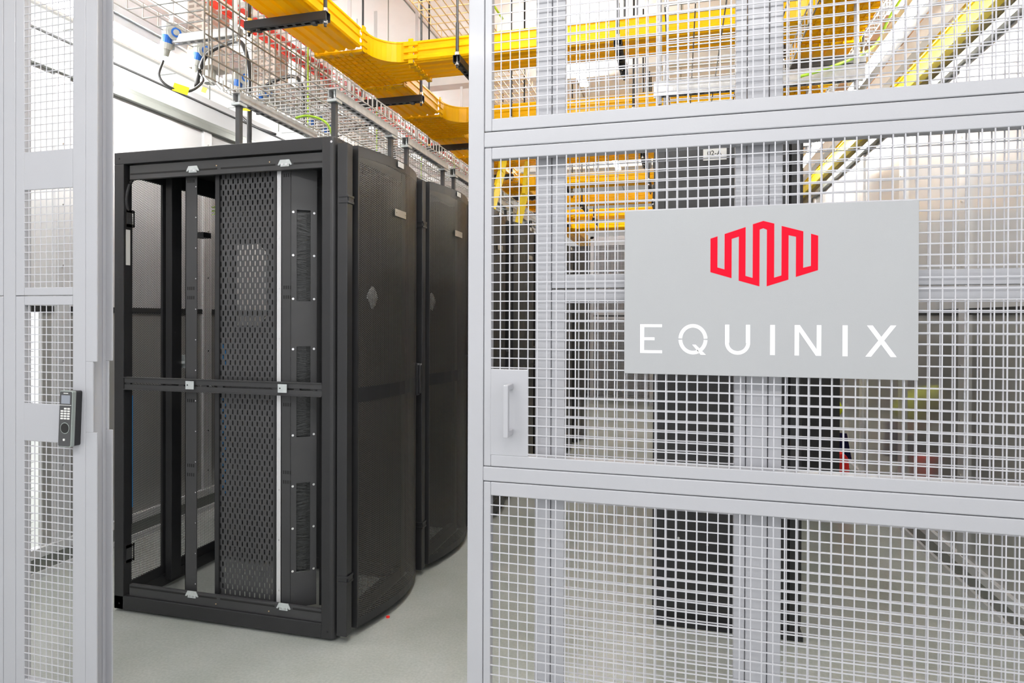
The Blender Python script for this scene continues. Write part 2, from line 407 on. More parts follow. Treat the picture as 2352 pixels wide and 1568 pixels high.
j.box(-1.845, -1.833, YF + 0.045, YF + 0.056, 0, 2.62)
j.build('door_jamb', WHITE, lf, 0.0012)
root_fix(lf)
tk = tag(MB().box(-2.0, 1.4, 1.585, 1.665, 2.64, 2.72).build('door_track', ALU, None, 0.003), 'aluminium overhead track carrying the sliding mesh door', 'track')

# access reader
rd = thing('access_reader', 'black fingerprint and keypad access reader mounted on the grey jamb panel', 'access reader', loc=(-1.89, 1.62, 1.03))
RXL, RZB, RYF = -1.9165, 1.036, 1.606      # left edge, bottom, face plane
def slab(u0, u1, d0, d1, w0, w1, r=0.006):
    """rounded box: u across from the left edge, w up from the bottom (the face leans 8 mm), d behind the face"""
    x0, x1, z0, z1 = RXL + u0, RXL + u1, RZB + w0, RZB + w1
    poly = []
    for (cx_, cz_, a0) in ((x1-r, z1-r, 0), (x0+r, z1-r, 90), (x0+r, z0+r, 180), (x1-r, z0+r, 270)):
        poly += [(p[0] - 0.0085*(1 - (p[1] - RZB)/0.18), p[1]) for p in arc(cx_, cz_, r, a0, a0+90, 5)]
    return MB().prism(poly, 'y', RYF + d0, RYF + d1)
slab(.001, .0505, .012, .035, .001, .178).build('body', BLACK_PLASTIC, rd)
slab(0, .052, 0, .0125, 0, .180).build('bezel', GREYP, rd, 0.001)
slab(.0015, .0490, -.001, .001, .0025, .1775, .005).build('face_plate', DARK, rd)
sm = mat('reader_screen', (0.22, 0.24, 0.28), 0.12, var=0.03)
slab(.0085, .0435, -.0018, 0, .139, .166, .001).build('screen', sm, rd)
slab(.0018, .0488, -.0016, 0, .1335, .1350, .0005).build('divider', LABEL, rd)
k = 0
for r_ in range(5):
    for c in range(3):
        if r_ == 0 and c == 0: continue
        slab(.0075 + c*.0132, .0180 + c*.0132, -.0018, 0, .1205 - r_*.0079, .1258 - r_*.0079, .001).build('key', LABEL, rd)
cx_ = RXL + .0255 - .0038
MB().tube([(cx_, RYF, 1.097), (cx_, RYF - .0022, 1.097)], 0.0180, 24).build('sensor_ring', GREYP, rd)
MB().tube([(cx_, RYF - .0020, 1.097), (cx_, RYF - .0028, 1.097)], 0.0160, 24).build('finger_sensor', GAP, rd)
slab(.0205, .0285, -.0018, 0, .020, .027, .002).build('card_symbol', LABEL, rd)
slab(.0165, .0350, -.0018, 0, .171, .1735, .0005).build('name_print', LABEL, rd)
root_fix(rd)

# ------------------------------------------------------------------ server racks, left row
RX0, RX1, RY, RZ = -2.703, -1.487, 2.55, 2.262
def rack_door(parent, y0, zlab=True):
    """curved perforated front door on the aisle side (x ~ -1.42), hinge at y0+0.086"""
    prof = [(0.086,-1.420),(0.16,-1.398),(0.23,-1.381),(0.31,-1.366),(0.40,-1.356),(0.46,-1.354),(0.53,-1.359),(0.60,-1.370),(0.66,-1.384),(0.71,-1.400),(0.745,-1.420)]
    path = [(x, y0 + y) for (y, x) in prof]
    def strip(mb, z0, z1, pth, t=0.0016):
        for (a, b) in zip(pth[:-1], pth[1:]):
            dx, dy = b[0]-a[0], b[1]-a[1]; l = math.hypot(dx, dy); nx, ny = -dy/l*t, dx/l*t
            mb.add([(a[0],a[1],z0),(b[0],b[1],z0),(b[0]+nx,b[1]+ny,z0),(a[0]+nx,a[1]+ny,z0),(a[0],a[1],z1),(b[0],b[1],z1),(b[0]+nx,b[1]+ny,z1),(a[0]+nx,a[1]+ny,z1)],
                   [(0,3,2,1),(4,5,6,7),(0,1,5,4),(1,2,6,5),(2,3,7,6),(3,0,4,7)])
    zb, zt = 0.035, 2.238
    d = MB(); strip(d, zt - 0.048, zt, path); strip(d, zb, zb + 0.042, path); strip(d, 1.066, 1.134, path)
    a, b = path[0], path[-1]
    strip(d, zb, zt, [a, (a[0]+0.002, a[1]+0.012)]); strip(d, zb, zt, [(b[0]-0.0005, b[1]-0.018), b])
    d.box(a[0]-0.03, a[0]+0.001, a[1]-0.002, a[1]+0.006, zb, zt); d.box(b[0]-0.045, b[0], b[1]-0.002, b[1]+0.006, zb, zt)
    # top and bottom caps following the curve
    poly = [(p[0], p[1]) for p in path] + [(RX1 + 0.03, path[-1][1]), (RX1 + 0.03, path[0][1])]
    d.prism(poly, 'z', zt - 0.003, zt); d.prism(poly, 'z', zb, zb + 0.003)
    fr = d.build('front_door', BLACK, parent)
    pm = MB(); pm.v = []; inner = [(p[0]-0.0006, p[1]) for p in path]
    vs = []; fs = []
    for i, p in enumerate(inner): vs += [(p[0], p[1], zb + 0.04), (p[0], p[1], zt - 0.046)]
    for i in range(len(inner)-1): fs.append((2*i, 2*i+2, 2*i+3, 2*i+1))
    pm.add(vs, fs).build('perforated_sheet', PERFF, fr, smooth=True)
    MB().prism([(-1.3535, y0+.335), (-1.3505, y0+.335), (-1.3485, y0+.455), (-1.3515, y0+.455)], 'z', 1.955, 1.990).build('nameplate', NAMEPL, fr)
    for yy in (.345, .445): MB().tube([(-1.350, y0+yy, 1.972), (-1.3475, y0+yy, 1.972)], .003, 8).build('rivet', CHROME, fr)
    o = MB().box(-1.354, -1.350, y0+0.37, y0+0.43, 2.204, 2.230).build('label', LABEL, fr)
    hd = MB().box(-1.42, -1.385, y0+0.69, y0+0.725, 1.03, 1.205); hd.box(-1.40, -1.372, y0+0.70, y0+0.718, 1.04, 1.195)
    hd.build('swing_handle', BLACK_PLASTIC, fr, 0.003)
    MB().box(-1.40, -1.371, y0+0.70, y0+0.718, 1.195, 1.204).build('handle_cap', CHROME, fr)
    return fr
def stile(parent, y0):
    s = MB().box(-1.478, -1.428, y0 + 0.004, y0 + 0.052, 0.03, 2.232)
    o = s.build('hinge_stile', BLACK, parent, 0.003)
    for z in (1.963, 0.265):
        h = MB(); h.box(-1.470, -1.422, y0, y0 + 0.056, z, z + 0.010); h.box(-1.470, -1.422, y0, y0 + 0.056, z + 0.026, z + 0.036); h.box(-1.462, -1.424, y0 + 0.012, y0 + 0.054, z, z + 0.036)
        h.build('hinge', BLACK_PLASTIC, o, 0.001)
def round_post(mb, x0, x1, y0, y1, z0, z1, r=0.022, side=1):
    """post with the outer corner rounded"""
    if side > 0: poly = [(x0, y0), (x1 - r, y0)] + arc(x1 - r, y0 + r, r, -90, 0, 5)[1:] + [(x1, y1), (x0, y1)]
    else: poly = [(x0, y0), (x1, y0), (x1, y1), (x0, y1)]
    return mb.prism(poly, 'z', z0, z1)

# the open-sided rack at the near end of the row
r1 = thing('server_rack', 'open-sided empty black rack nearest the doorway, slotted panel and rails showing inside', 'server rack', 'black racks of the left row', loc=(-2.1, 2.95, 0))
Y0 = RY
f = MB()
round_post(f, RX0, -2.6465, Y0, Y0 + 0.05, 0.012, RZ - 0.0575, side=0)
round_post(f, -1.552, RX1, Y0, Y0 + 0.06, 0.012, RZ, 0.024)
f.box(RX0, -1.552, Y0, Y0 + 0.05, RZ - 0.0575, RZ)
f.box(RX0, -1.552, Y0, Y0 + 0.05, 0.012, 0.078)
f.box(RX0, RX1, 2.60, 3.30, RZ - 0.012, RZ)                      # roof sheet
for y in (3.255,): f.box(RX0, -2.6465, y, y + 0.05, 0.012, RZ); f.box(-1.55, RX1, y, y + 0.05, 0.012, RZ); f.box(RX0, RX1, y, y+0.05, RZ-0.06, RZ-0.012); f.box(RX0, RX1, y, y+0.05, 0.012, 0.078)
f.box(RX0, RX0 + 0.035, 2.60, 3.25, RZ - 0.10, RZ - 0.012); f.box(RX0, RX0 + 0.035, 2.60, 3.25, 0.012, 0.075)
f.box(RX1 - 0.04, RX1, 2.61, 3.25, RZ - 0.06, RZ - 0.012); f.box(RX1 - 0.04, RX1, 2.61, 3.25, 0.012, 0.075)
fr1 = f.build('frame', BLACK, r1, 0.0025)
for (x, z) in ((-2.672, 2.232), (-2.672, 0.040), (-1.520, 0.045)): MB().tube([(x, Y0 - 0.0008, z), (x, Y0 + 0.001, z)], 0.0045, 12).build('screw_hole', GAP, fr1)
MB().tube([(-1.505, Y0 - 0.0015, 2.238), (-1.505, Y0 + 0.001, 2.238)], 0.0055, 12).build('screw', CHROME, fr1)
# cross rails set back in the opening
def rail(z0, z1, ys, slotz, parent=r1):
    mb = MB(); mb.box(-2.622, -1.5525, ys, ys + 0.02, z0, z1)
    o = mb.build('cross_rail', DARK, parent, 0.0015)
    for xa, xb in ((-2.618, -2.115), (-2.095, -1.80), (-1.705, -1.554)): MB().box(xa, xb, ys - 0.0007, ys, slotz, slotz + 0.008).build('slot', GAP, o)
    for x in (-2.118, -1.83): MB().tube([(x, ys - 0.002, slotz + (0.018 if slotz > 1 else -0.022)), (x, ys, slotz + (0.018 if slotz > 1 else -0.022))], 0.003, 8).build('screw', TAN, o)
rail(2.129, 2.198, Y0 + 0.012, 2.151); rail(0.078, 0.134, Y0 + 0.012, 0.118)
for a, b in ((1.130, 1.158), (1.096, 1.122)):
    m_ = MB().box(-2.645, -1.5525, Y0 + 0.004, Y0 + 0.024, a, b); m_.box(-2.645, -1.5525, Y0 - 0.004, Y0 + 0.006, b - 0.003 if a > 1.12 else a, b if a > 1.12 else a + 0.003)
    m_.build('mid_rail', DARK, r1, 0.001)
for x in (-2.645, -2.33, -2.20, -2.11, -1.81, -1.70, -1.58): MB().box(x, x + 0.03, Y0 + 0.01, Y0 + 0.024, 1.12, 1.132).build('rail_bridge', DARK, r1)
# zinc brackets
def bracket(x, z, flip=1):
    p = [(x-.037, z-.010*flip), (x-.024, z+.014*flip), (x+.024, z+.014*flip), (x+.037, z-.010*flip), (x+.030, z-.012*flip), (x+.022, z-.004*flip), (x+.022, z-.018*flip), (x-.022, z-.018*flip), (x-.022, z-.004*flip), (x-.030, z-.012*flip)]
    o = MB().prism(p, 'y', Y0 + 0.0075, Y0 + 0.012).build('bracket', ZINC, r1, 0.0006); o['label'] = 'zinc-plated bracket'
    for dx in (-.011, .011): MB().tube([(x+dx, Y0 + 0.0045, z-.008*flip), (x+dx, Y0 + 0.008, z-.008*flip)], 0.0048, 8).build('screw', CHROME, o)
bracket(-2.250, 2.161); bracket(-1.749, 2.161); bracket(-2.253, 0.128); bracket(-1.752, 0.128)
for x in (-2.2535, -1.750):
    o = MB().box(x - .0235, x + .0235, Y0 - 0.0062, Y0 - 0.004, 1.110, 1.149).build('bracket', ZINC, r1, 0.0006); o['label'] = 'zinc-plated square plate'
    MB().tube([(x - .012, Y0 - 0.0068, 1.130), (x - .012, Y0 - 0.006, 1.130)], 0.0036, 10).build('hole', GAP, o)
# 19 inch rails
def vrail(x0, x1, m, name, holes=True, y=Y0 + 0.05, lab=None, depth=0.03):
    mb = MB().box(x0, x1, y, y + 0.003, 0.10, 2.146); mb.box(x0, x0 + 0.003, y, y + depth, 0.10, 2.146)
    o = mb.build(name, m, r1)
    if lab: o['label'] = lab
    if holes:
        for z in (2.105, 1.585, 1.540, 1.040, 0.585 + 0.14, 0.54 + 0.14):
            for i in range(4): MB().box(x0 + .012 + i*.0115, x0 + .018 + i*.0115, y - .0006, y, z, z + .016).build('hole', GAP, o)
    return o
vrail(-2.328, -2.261, DARK, 'mounting_rail'); vrail(-1.7945, -1.745, DARK, 'mounting_rail')
o = vrail(-1.8195, -1.7955, ALU, 'white_strip', False, Y0 + 0.049, 'pale grey vertical strip')
for i in range(9): z = 0.18 + i*0.235; MB().tube([(-1.803, Y0 + 0.0475, z), (-1.803, Y0 + 0.0495, z)], 0.0035, 8).build('rivet', CHROME, o)
for i in range(14): z = 0.16 + i*0.148; MB().tube([(-2.266, Y0 + 0.048, z), (-2.266, Y0 + 0.0505, z)], 0.003, 8).build('rivet', CHROME, r1)
# slotted panel
pn = MB().box(-2.143, -1.835, Y0 + 0.070, Y0 + 0.0715, 0.10, 2.146).build('slotted_panel', SLOT, r1)
e = MB().box(-2.165, -2.143, Y0 + 0.06, Y0 + 0.10, 0.09, 2.15); e.box(-1.835, -1.822, Y0 + 0.055, Y0 + 0.09, 0.09, 2.15); e.box(-2.143, -1.835, Y0 + 0.068, Y0 + 0.08, 0.10, 0.112)
e.build('panel_edge', BLACK, r1)
bl = MB()
for i in range(12):
    z = 1.31 - 0.0526*i - (0.0 if i < 2 else 0.09)
    if i != 2: bl.box(-2.139, -2.132, Y0 + 0.074, Y0 + 0.078, z - .012, z + .012); bl.box(-2.127, -2.118, Y0 + 0.074, Y0 + 0.078, z - .038, z - .016)
o = bl.build('cable_tie_strip', BLUEV, r1); o['label'] = 'blue hook-and-loop strip behind the slots'
# brush panel: sheet turned about 35 degrees with four brushed cut-outs
A = Vector((-1.750, Y0 + 0.052, 0)); Bv = Vector((-1.655, Y0 + 0.125, 0)); du = (Bv - A).normalized(); nn = Vector((du.y, -du.x, 0))
def on(u, z, off=0.0): p = A + du*u + nn*off; return (p.x, p.y, z)
LB = (Bv - A).length
def plate(mb, u0, u1, z0, z1, o0, o1):
    vs = [on(u, z, o_) for o_ in (o0, o1) for (u, z) in ((u0, z0), (u1, z0), (u1, z1), (u0, z1))]
    mb.add(vs, [(0,1,2,3),(7,6,5,4),(0,4,5,1),(1,5,6,2),(2,6,7,3),(3,7,4,0)])
cut = ((1.536, 1.957), (0.898, 1.316 - 0.0), (0.262, 0.680)); cuts = [(1.530, 1.955), (1.200, 1.318), (0.895, 1.085), (0.262, 0.680)]
u0, u1 = 0.030, 0.092
b = MB(); plate(b, 0, u0, 0.10, 2.146, -0.0015, 0); plate(b, u1, LB, 0.10, 2.146, -0.0015, 0)
zz = 0.10
cs = [(0.262, 0.680), (0.895, 1.318), (1.530, 1.955)]
for (a, c) in cs: plate(b, u0, u1, zz, a, -0.0015, 0); zz = c
plate(b, u0, u1, zz, 2.146, -0.0015, 0)
plate(b, LB - 0.001, LB + 0.001, 0.10, 2.146, -0.12, 0.0)
bp_ = b.build('brush_panel', DARK, r1)
MB().box(-1.66, -1.556, Y0 + 0.16, Y0 + 0.165, 0.08, 2.19).build('cable_guide_panel', BLACK, r1)
for (a, c) in cs:
    bb = MB(); plate(bb, u0 - .004, u1 + .004, a - .005, c + .005, -0.030, -0.026)
    rnd = random.Random(int(a*1000))
    z = a
    while z < c:
        dz = rnd.uniform(-.012, .012) + 0.02*math.sin(z*31); 
        p0 = on(u1 + .002, z, -0.012); p1 = on((u0+u1)/2 + .012, z + dz*.4, -0.008 - rnd.uniform(0, .006)); p2 = on(u0 + .001, z + dz, -0.014)
        bb.bar(p0, p1, .0011, .0011); bb.bar(p1, p2, .0011, .0011); z += 0.0019
    bb.build('bristles', BRUSH, bp_)
for (a, c) in cs:
    for z in (a + .010, (a+c)/2, c - .012):
        for u in (0.014, LB - 0.012): MB().tube([on(u, z, 0.0), on(u, z, 0.004)], 0.0055, 10).build('screw', CHROME, bp_)
# inner partition to the next rack, with eight-sided cut-out
def octo(x0, x1, z0, z1, c): return [(x0+c, z0), (x1-c, z0), (x1, z0+c), (x1, z1-c), (x1-c, z1), (x0+c, z1), (x0, z1-c), (x0, z0+c)]
hx0, hx1, hz0, hz1, hc = -2.735 + 0.13, -2.10, 1.452, 1.888, 0.06
hx0, hx1, hz0, hz1, hc = -2.645, -2.345, 1.405, 1.885, 0.055
YPN = 3.262
p = MB()
p.box(-2.645, hx1 + 0.0, YPN, YPN + 0.002, 0.02, hz0); p.box(-2.645, hx1, YPN, YPN + 0.002, hz1, RZ - 0.06); p.box(hx1, -1.55, YPN, YPN + 0.002, 0.02, RZ - 0.06)
for (pa, pb, pc) in (((hx0, hz0), (hx0 + hc, hz0), (hx0, hz0 + hc)), ((hx1, hz0), (hx1, hz0 + hc), (hx1 - hc, hz0)), ((hx0, hz1), (hx0, hz1 - hc), (hx0 + hc, hz1)), ((hx1, hz1), (hx1 - hc, hz1), (hx1, hz1 - hc))):
    p.prism([pa, pb, pc], 'y', YPN, YPN + 0.002)
p.build('partition', BLACK, r1)
# perforated rear doors
def leaf(parent, y0, y1, lab=None):
    b = MB(); x = -2.684
    zb, zt = 0.122, 2.158
    b.box(x, x + 0.012, y0 - 0.03, y1 + 0.03, 0.05, zb); b.box(x, x + 0.012, y0 - 0.03, y1 + 0.03, zt, 2.205)
    b.box(x, x + 0.012, y0 - 0.03, y0, zb, zt); b.box(x, x + 0.012, y1, y1 + 0.03, zb, zt)
    o = b.build('rear_door', BLACK, parent)
    MB().add([(x + .004, y0, zb), (x + .004, y1, zb), (x + .004, y1, zt), (x + .004, y0, zt)], [(0, 1, 2, 3)]).build('perforated_sheet', PERFX, o)
    return o
leaf(r1, 2.615, 2.822); leaf(r1, 2.925, 3.235)
q = MB().box(-2.66, -2.62, 2.83, 2.90, 0.05, 2.20); q.box(-2.655, -2.64, 2.90, 2.915, 0.3, 2.1)
q.build('rear_post', BLACK, r1, 0.002)
q = MB().box(-2.664, -2.655, 2.60, 2.612, 0.42, 1.93); q.box(-2.66, -2.645, 2.556, 2.60, 0.42, 1.93); q.build('rear_post', BLACK, r1)
for z in (1.90, 0.235):
    q = MB(); y0_, y1_ = 2.566, 2.612
    q.box(-2.645, -2.642, y0_, y0_ + .030, z, z + .085); q.box(-2.645, -2.642, y1_ - .007, y1_, z, z + .085); q.box(-2.645, -2.642, y0_, y1_, z, z + .014); q.box(-2.645, -2.642, y0_, y1_, z + .071, z + .085)
    q.build('slotted_lug', DARK, r1)
MB().box(-2.646, -2.643, 2.562, 2.586, 1.71, 1.885).build('rating_label', LABEL, r1)
MB().box(-2.653, -2.650, 2.606, 2.6095, 0.50, 1.06).build('hook_and_loop_strip', BLUEV, r1)['label'] = 'thin blue strip'
MB().tube(smooth_path([(-2.63, 2.60, 2.15), (-2.64, 2.575, 2.10), (-2.645, 2.565, 2.03), (-2.645, 2.575, 1.98)]), 0.007, 8).build('wiring_loom', CABLE, r1)
MB().box(-2.665, -2.60, 3.04, 3.10, 1.905, 1.935).build('slotted_lug', BLACK, r1)
MB().tube([(-2.655 + .012*math.cos(i*.7), 3.19 + .012*math.sin(i*.7), 2.115 - i*.0025) for i in range(24)], 0.0022, 6).build('earth_wire', EARTH, r1)
q = MB().box(-2.655, -2.62, 2.925, 2.99, 1.175, 1.245); q.box(-2.655, -2.60, 2.90, 2.93, 1.20, 1.215); q.build('cable_clamp', ZINC, r1)
stile(r1, Y0); rack_door(r1, Y0)
# wrapped key bag hanging behind the front door
def bag(y0, nm='second'):
    mb = MB()
    import random as _r; rr = _r.Random(3)
    rings = []; n_ = 10
    pts = []
    for i in range(7):
        for k in range(n_):
            a = 2*math.pi*k/n_; t_ = i/6; rad = (0.010 + 0.040*math.sin(math.pi*min(1, t_*1.05)))*(1 + rr.uniform(-.25, .25))
            pts.append((-1.43 + rad*math.cos(a)*0.25, y0 + rad*math.sin(a), 1.60 - t_*0.10 + rr.uniform(-.006, .006)))
    fs = [(i*n_ + k, i*n_ + (k+1) % n_, (i+1)*n_ + (k+1) % n_, (i+1)*n_ + k) for i in range(6) for k in range(n_)]
    mb.add(pts, fs); return mb
b_ = tag(bag(2.80).build('plastic_bag', CLEAR), 'crumpled clear bag behind the perforated door of the nearest rack', 'plastic bag', 'bags hung inside rack doors')
b_ = tag(bag(3.56).build('plastic_bag', CLEAR), 'crumpled clear bag behind the perforated door of the second rack', 'plastic bag', 'bags hung inside rack doors')
root_fix(r1)

# the other racks of the left row: closed sides
PIT = 0.79
r2 = thing('server_rack', 'black rack with curved perforated door, second from the doorway', 'server rack', 'black racks of the left row', loc=(-2.1, 2.95 + PIT, 0))
Y0 = RY + PIT
f = MB()
round_post(f, RX0, -2.6465, Y0, Y0 + 0.012, 0.012, RZ, side=0); round_post(f, -1.552, RX1, Y0, Y0 + 0.06, 0.012, RZ, 0.012)
for y in (3.255 + PIT,): f.box(RX0, -2.6465, y, y + 0.05, 0.012, RZ); f.box(-1.55, RX1, y, y + 0.05, 0.012, RZ)
f.box(RX0, RX1, Y0, Y0 + 0.755, RZ - 0.012, RZ); f.box(RX0, RX0 + 0.04, Y0 + .05, Y0 + .705, RZ - .08, RZ - .012); f.box(RX0, RX0 + .04, Y0 + .05, Y0 + .705, .012, .08)
f.box(RX1 - 0.04, RX1, Y0 + .06, Y0 + .705, RZ - 0.06, RZ - 0.012); f.box(RX1 - 0.04, RX1, Y0 + .06, Y0 + .705, 0.012, 0.075)
f.build('frame', BLACK, r2, 0.0025)
MB().box(-2.64, -1.56, Y0 + 0.752, Y0 + 0.755, 0.02, RZ - 0.02).build('side_panel', BLACK, r2)
mb = MB()
for x in (-1.75, -2.25): mb.box(x, x + 0.05, Y0 + 0.10, Y0 + 0.13, 0.1, 2.14); mb.box(x, x + 0.05, Y0 + 0.62, Y0 + 0.65, 0.1, 2.14)
mb.build('mounting_rail', DARK, r2)
stile(r2, Y0); rack_door(r2, Y0)
root_fix(r2); r2.location.x += 0.028
nth = ['third', 'fourth', 'fifth', 'sixth', 'seventh']
for i in range(5):
    c = copy_tree(r2, off=(0.045*(i+1), PIT*(i+1), 0), label='black rack with curved perforated door, %s from the doorway' % nth[i])

# ------------------------------------------------------------------ tray supports and wire trays over the left row
SZ = 2.478
def strut(mb, p, q, w=0.041, h=0.041):
    """slotted channel"""
    p, q = Vector(p), Vector(q); L_ = (q-p).length; d = (q-p)/L_
    side = d.cross(Vector((0,0,1))).normalized()*w/2
    mb.bar(p + side, q + side, 0.003, h); mb.bar(p - side, q - side, 0.003, h); mb.bar(p + Vector((0,0,h/2)), q + Vector((0,0,h/2)), w, 0.003)
    k = 0.02
    a = -side*0.45; 
    mb.bar(p + side*0.72 - Vector((0,0,h/2)), q + side*0.72 - Vector((0,0,h/2)), w*0.28, 0.003); mb.bar(p - side*0.72 - Vector((0,0,h/2)), q - side*0.72 - Vector((0,0,h/2)), w*0.28, 0.003)
    while k < L_ - 0.03:
        c = p + d*k - Vector((0,0,h/2)); mb.bar(c, c + d*0.018, w*0.5, 0.003); k += 0.05
def support(x, ya, yb, label, zt=SZ, grp='tray supports on the left racks'):
    t_ = thing('tray_support', label, 'cable tray support', grp, loc=(x, (ya+yb)/2, RZ))
    s = MB(); strut(s, (x, ya - 0.02, zt + 0.0405), (x, yb + 0.05, zt + 0.0405)); s.build('strut', GALV, t_)
    for y in (ya, yb):
        MB().box(x - .012, x + .012, y - .012, y + .012, RZ, zt).build('leg', DARK, t_, 0.001)
        q = MB().box(x - .024, x + .024, y - .028, y + .028, zt, zt + .012); q.tube([(x, y - .0, zt + .0), (x, y, zt + .06)], 0.005, 8); q.build('end_clamp', ZINC, t_)
    root_fix(t_); return t_
names = ['first', 'second', 'third', 'fourth', 'fifth', 'sixth']
for i in range(6):
    dy = 0.83*i
    support(-1.598, 2.735 + dy, 3.345 + dy, 'galvanised strut on dark legs at the aisle edge of the rack tops, %s in line' % names[i])
for i in range(3):
    support(-2.075 , 2.665 + 0.83*i, 3.27 + 0.83*i, 'galvanised strut on dark legs along the middle of rack tops, %s in line' % names[i])
def wires(mb, lines, r=0.0022):
    for p, q in lines: mb.bar(p, q, r*2, r*2)
def basket(x0, x1, y0, y1, z, hl, hr, py=0.05, px=0.055, r=0.0024):
    """U-section wire basket running along y; hl, hr = side heights"""
    mb = MB(); L_ = []
    k = int(round((y1-y0)/py))
    for i in range(k+1):
        y = y0 + i*py
        L_.append(((x0, y, z), (x1, y, z)))
        if hl: L_.append(((x0, y, z), (x0, y, z + hl)))
        if hr: L_.append(((x1, y, z), (x1, y, z + hr)))
    n_ = max(1, int(round((x1-x0)/px)))
    for i in range(n_+1): L_.append(((x0 + (x1-x0)*i/n_, y0, z - r), (x0 + (x1-x0)*i/n_, y1, z - r)))
    for (x, hh) in ((x0, hl), (x1, hr)):
        m_ = int(hh/0.055) if hh else 0
        for i in range(1, m_+1): L_.append(((x, y0, z + hh*i/m_), (x, y1, z + hh*i/m_)))
    wires(mb, L_, r); return mb
BZ = SZ + 0.066
o = tag(basket(-2.13, -1.545, 2.62, 7.8, BZ, 0.05, 0.055, 0.05, 0.098, 0.0026).build('wire_tray', WIREG), 'wide galvanised wire tray resting on struts above the racks with curved doors', 'cable tray')
# tall upright mesh above the tray
um = MB()
for i in range(100): y = 2.565 + i*.05; um.bar((-2.190, y, 2.60), (-2.190, y, 3.30), .0055, .0055); um.bar((-2.190, y, 2.60), (-2.14, y, 2.55), .0055, .0055)
for i in range(8): um.bar((-2.185, 2.565, 2.60 + i*.1), (-2.185, 7.55, 2.60 + i*.1), .0055, .0055)
for y in (2.60, 3.55, 4.55): um.bar((-2.195, y, 2.60), (-2.195, y, 4.3), .006, .006)
o = tag(um.build('upright_wire_mesh', mat('dull_wire', (0.30, 0.29, 0.27), 0.4, metal=0.4)), 'tall upright wire mesh rising from the tray above the racks with curved doors', 'wire mesh')
# higher tray further left on a grey cross strut
hb = thing('tray_hanger', 'light grey cross strut hung on flat rods carrying the upper wire tray', 'tray hanger', 'hangers of the upper left tray', loc=(-2.5, 2.95, 2.98))
s = MB(); strut(s, (-2.745, 2.945, 2.985), (-2.285, 2.945, 2.985)); s.build('strut', ALU, hb)
for x in (-2.72, -2.31):
    MB().box(x - .014, x + .014, 2.93, 2.938, 2.96, 4.28).build('rod', ALU, hb); MB().tube([(x, 2.945, 2.935), (x, 2.945, 2.97)], 0.008, 8).build('bolt', ZINC, hb)
root_fix(hb)
for i in range(1, 4): copy_tree(hb, off=(0, 1.22*i, 0))
hb['label'] = 'light grey cross strut hung on flat rods carrying the upper wire tray, first of four'
for o in COL.objects:
    if o.name.startswith('tray_hanger.') : o['label'] = 'light grey cross strut of the upper left wire tray, %s from the doorway' % names[int(o.name[-3:])]
tag(basket(-2.73, -2.33, 2.25, 7.6, 3.02, 0.08, 0.08, 0.10, 0.10, 0.0026).build('wire_tray', WIREG), 'upper wire tray hanging left of the yellow duct', 'cable tray')
tag(basket(-1.62, -1.22, 2.6, 7.6, 3.42, 0.05, 0.05, 0.10, 0.05, 0.0025).build('wire_tray', mat('pale_yellow_wire', (0.75, 0.58, 0.30), 0.4, metal=0.3)), 'pale brass-coloured wire tray above the aisle, right of the long yellow duct', 'cable tray')
# red ladder tray
rt = thing('red_cable_tray', 'bright red perforated cable tray running high above the racks with curved doors', 'cable tray', loc=(-2.5, 5.5, 3.3))
mb = MB()
for x in (-2.68, -2.58, -2.47): mb.box(x, x + 0.045, 3.0, 9.0, 3.30, 3.306)
mb.build('tray_base', RED, rt)
mb = MB()
for i in range(50): mb.box(-2.70, -2.40, 3.02 + i*.12, 3.035 + i*.12, 3.296, 3.30)
mb.build('rungs', ALU, rt)
mb = MB(); mb.box(-2.70, -2.695, 3.0, 9.0, 3.30, 3.34); mb.box(-2.405, -2.40, 3.0, 9.0, 3.30, 3.34); mb.build('side_rail', RED, rt)
root_fix(rt)

# ------------------------------------------------------------------ busbar, tap-off boxes, connectors, cables
tag(MB().box(-3.04, -2.92, 2.1, 9.0, 3.086, 3.25).box(-2.985, -2.975, 2.5, 2.51, 3.25, 4.3).box(-2.985, -2.975, 5.5, 5.51, 3.25, 4.3).box(-2.985, -2.975, 8.5, 8.51, 3.25, 4.3).build('busbar_trunking', BUSB, None, 0.003), 'grey busbar trunking running along above the racks with curved doors', 'busbar')
tp = thing('tap_off_box', 'x', 'tap-off box', 'beige tap-off boxes', loc=(-2.7, 3.35, 3.3))
b = MB().box(-2.80, -2.62, 3.27, 3.43, 2.98, 3.62).build('casing', BEIGE, tp, 0.004)
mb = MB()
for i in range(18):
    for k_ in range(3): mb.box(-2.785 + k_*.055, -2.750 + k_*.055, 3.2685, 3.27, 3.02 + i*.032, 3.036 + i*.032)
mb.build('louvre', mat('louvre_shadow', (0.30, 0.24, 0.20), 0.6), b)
MB().box(-2.618, -2.616, 3.30, 3.40, 3.30, 3.50).build('label', LABEL, tp)
mb = MB().tube([(-2.70, 3.35, 2.98), (-2.70, 3.35, 2.90)], 0.035, 14); mb.build('cable_gland', CONG, tp)
root_fix(tp); tp.location.x -= 0.118; tp['label'] = 'beige louvred tap-off box under the busbar, nearest of its row'
for i in range(1, 5): copy_tree(tp, off=(0.0, 0.62*i, 0), label='beige louvred tap-off box under the busbar, %s from the doorway' % names[i])

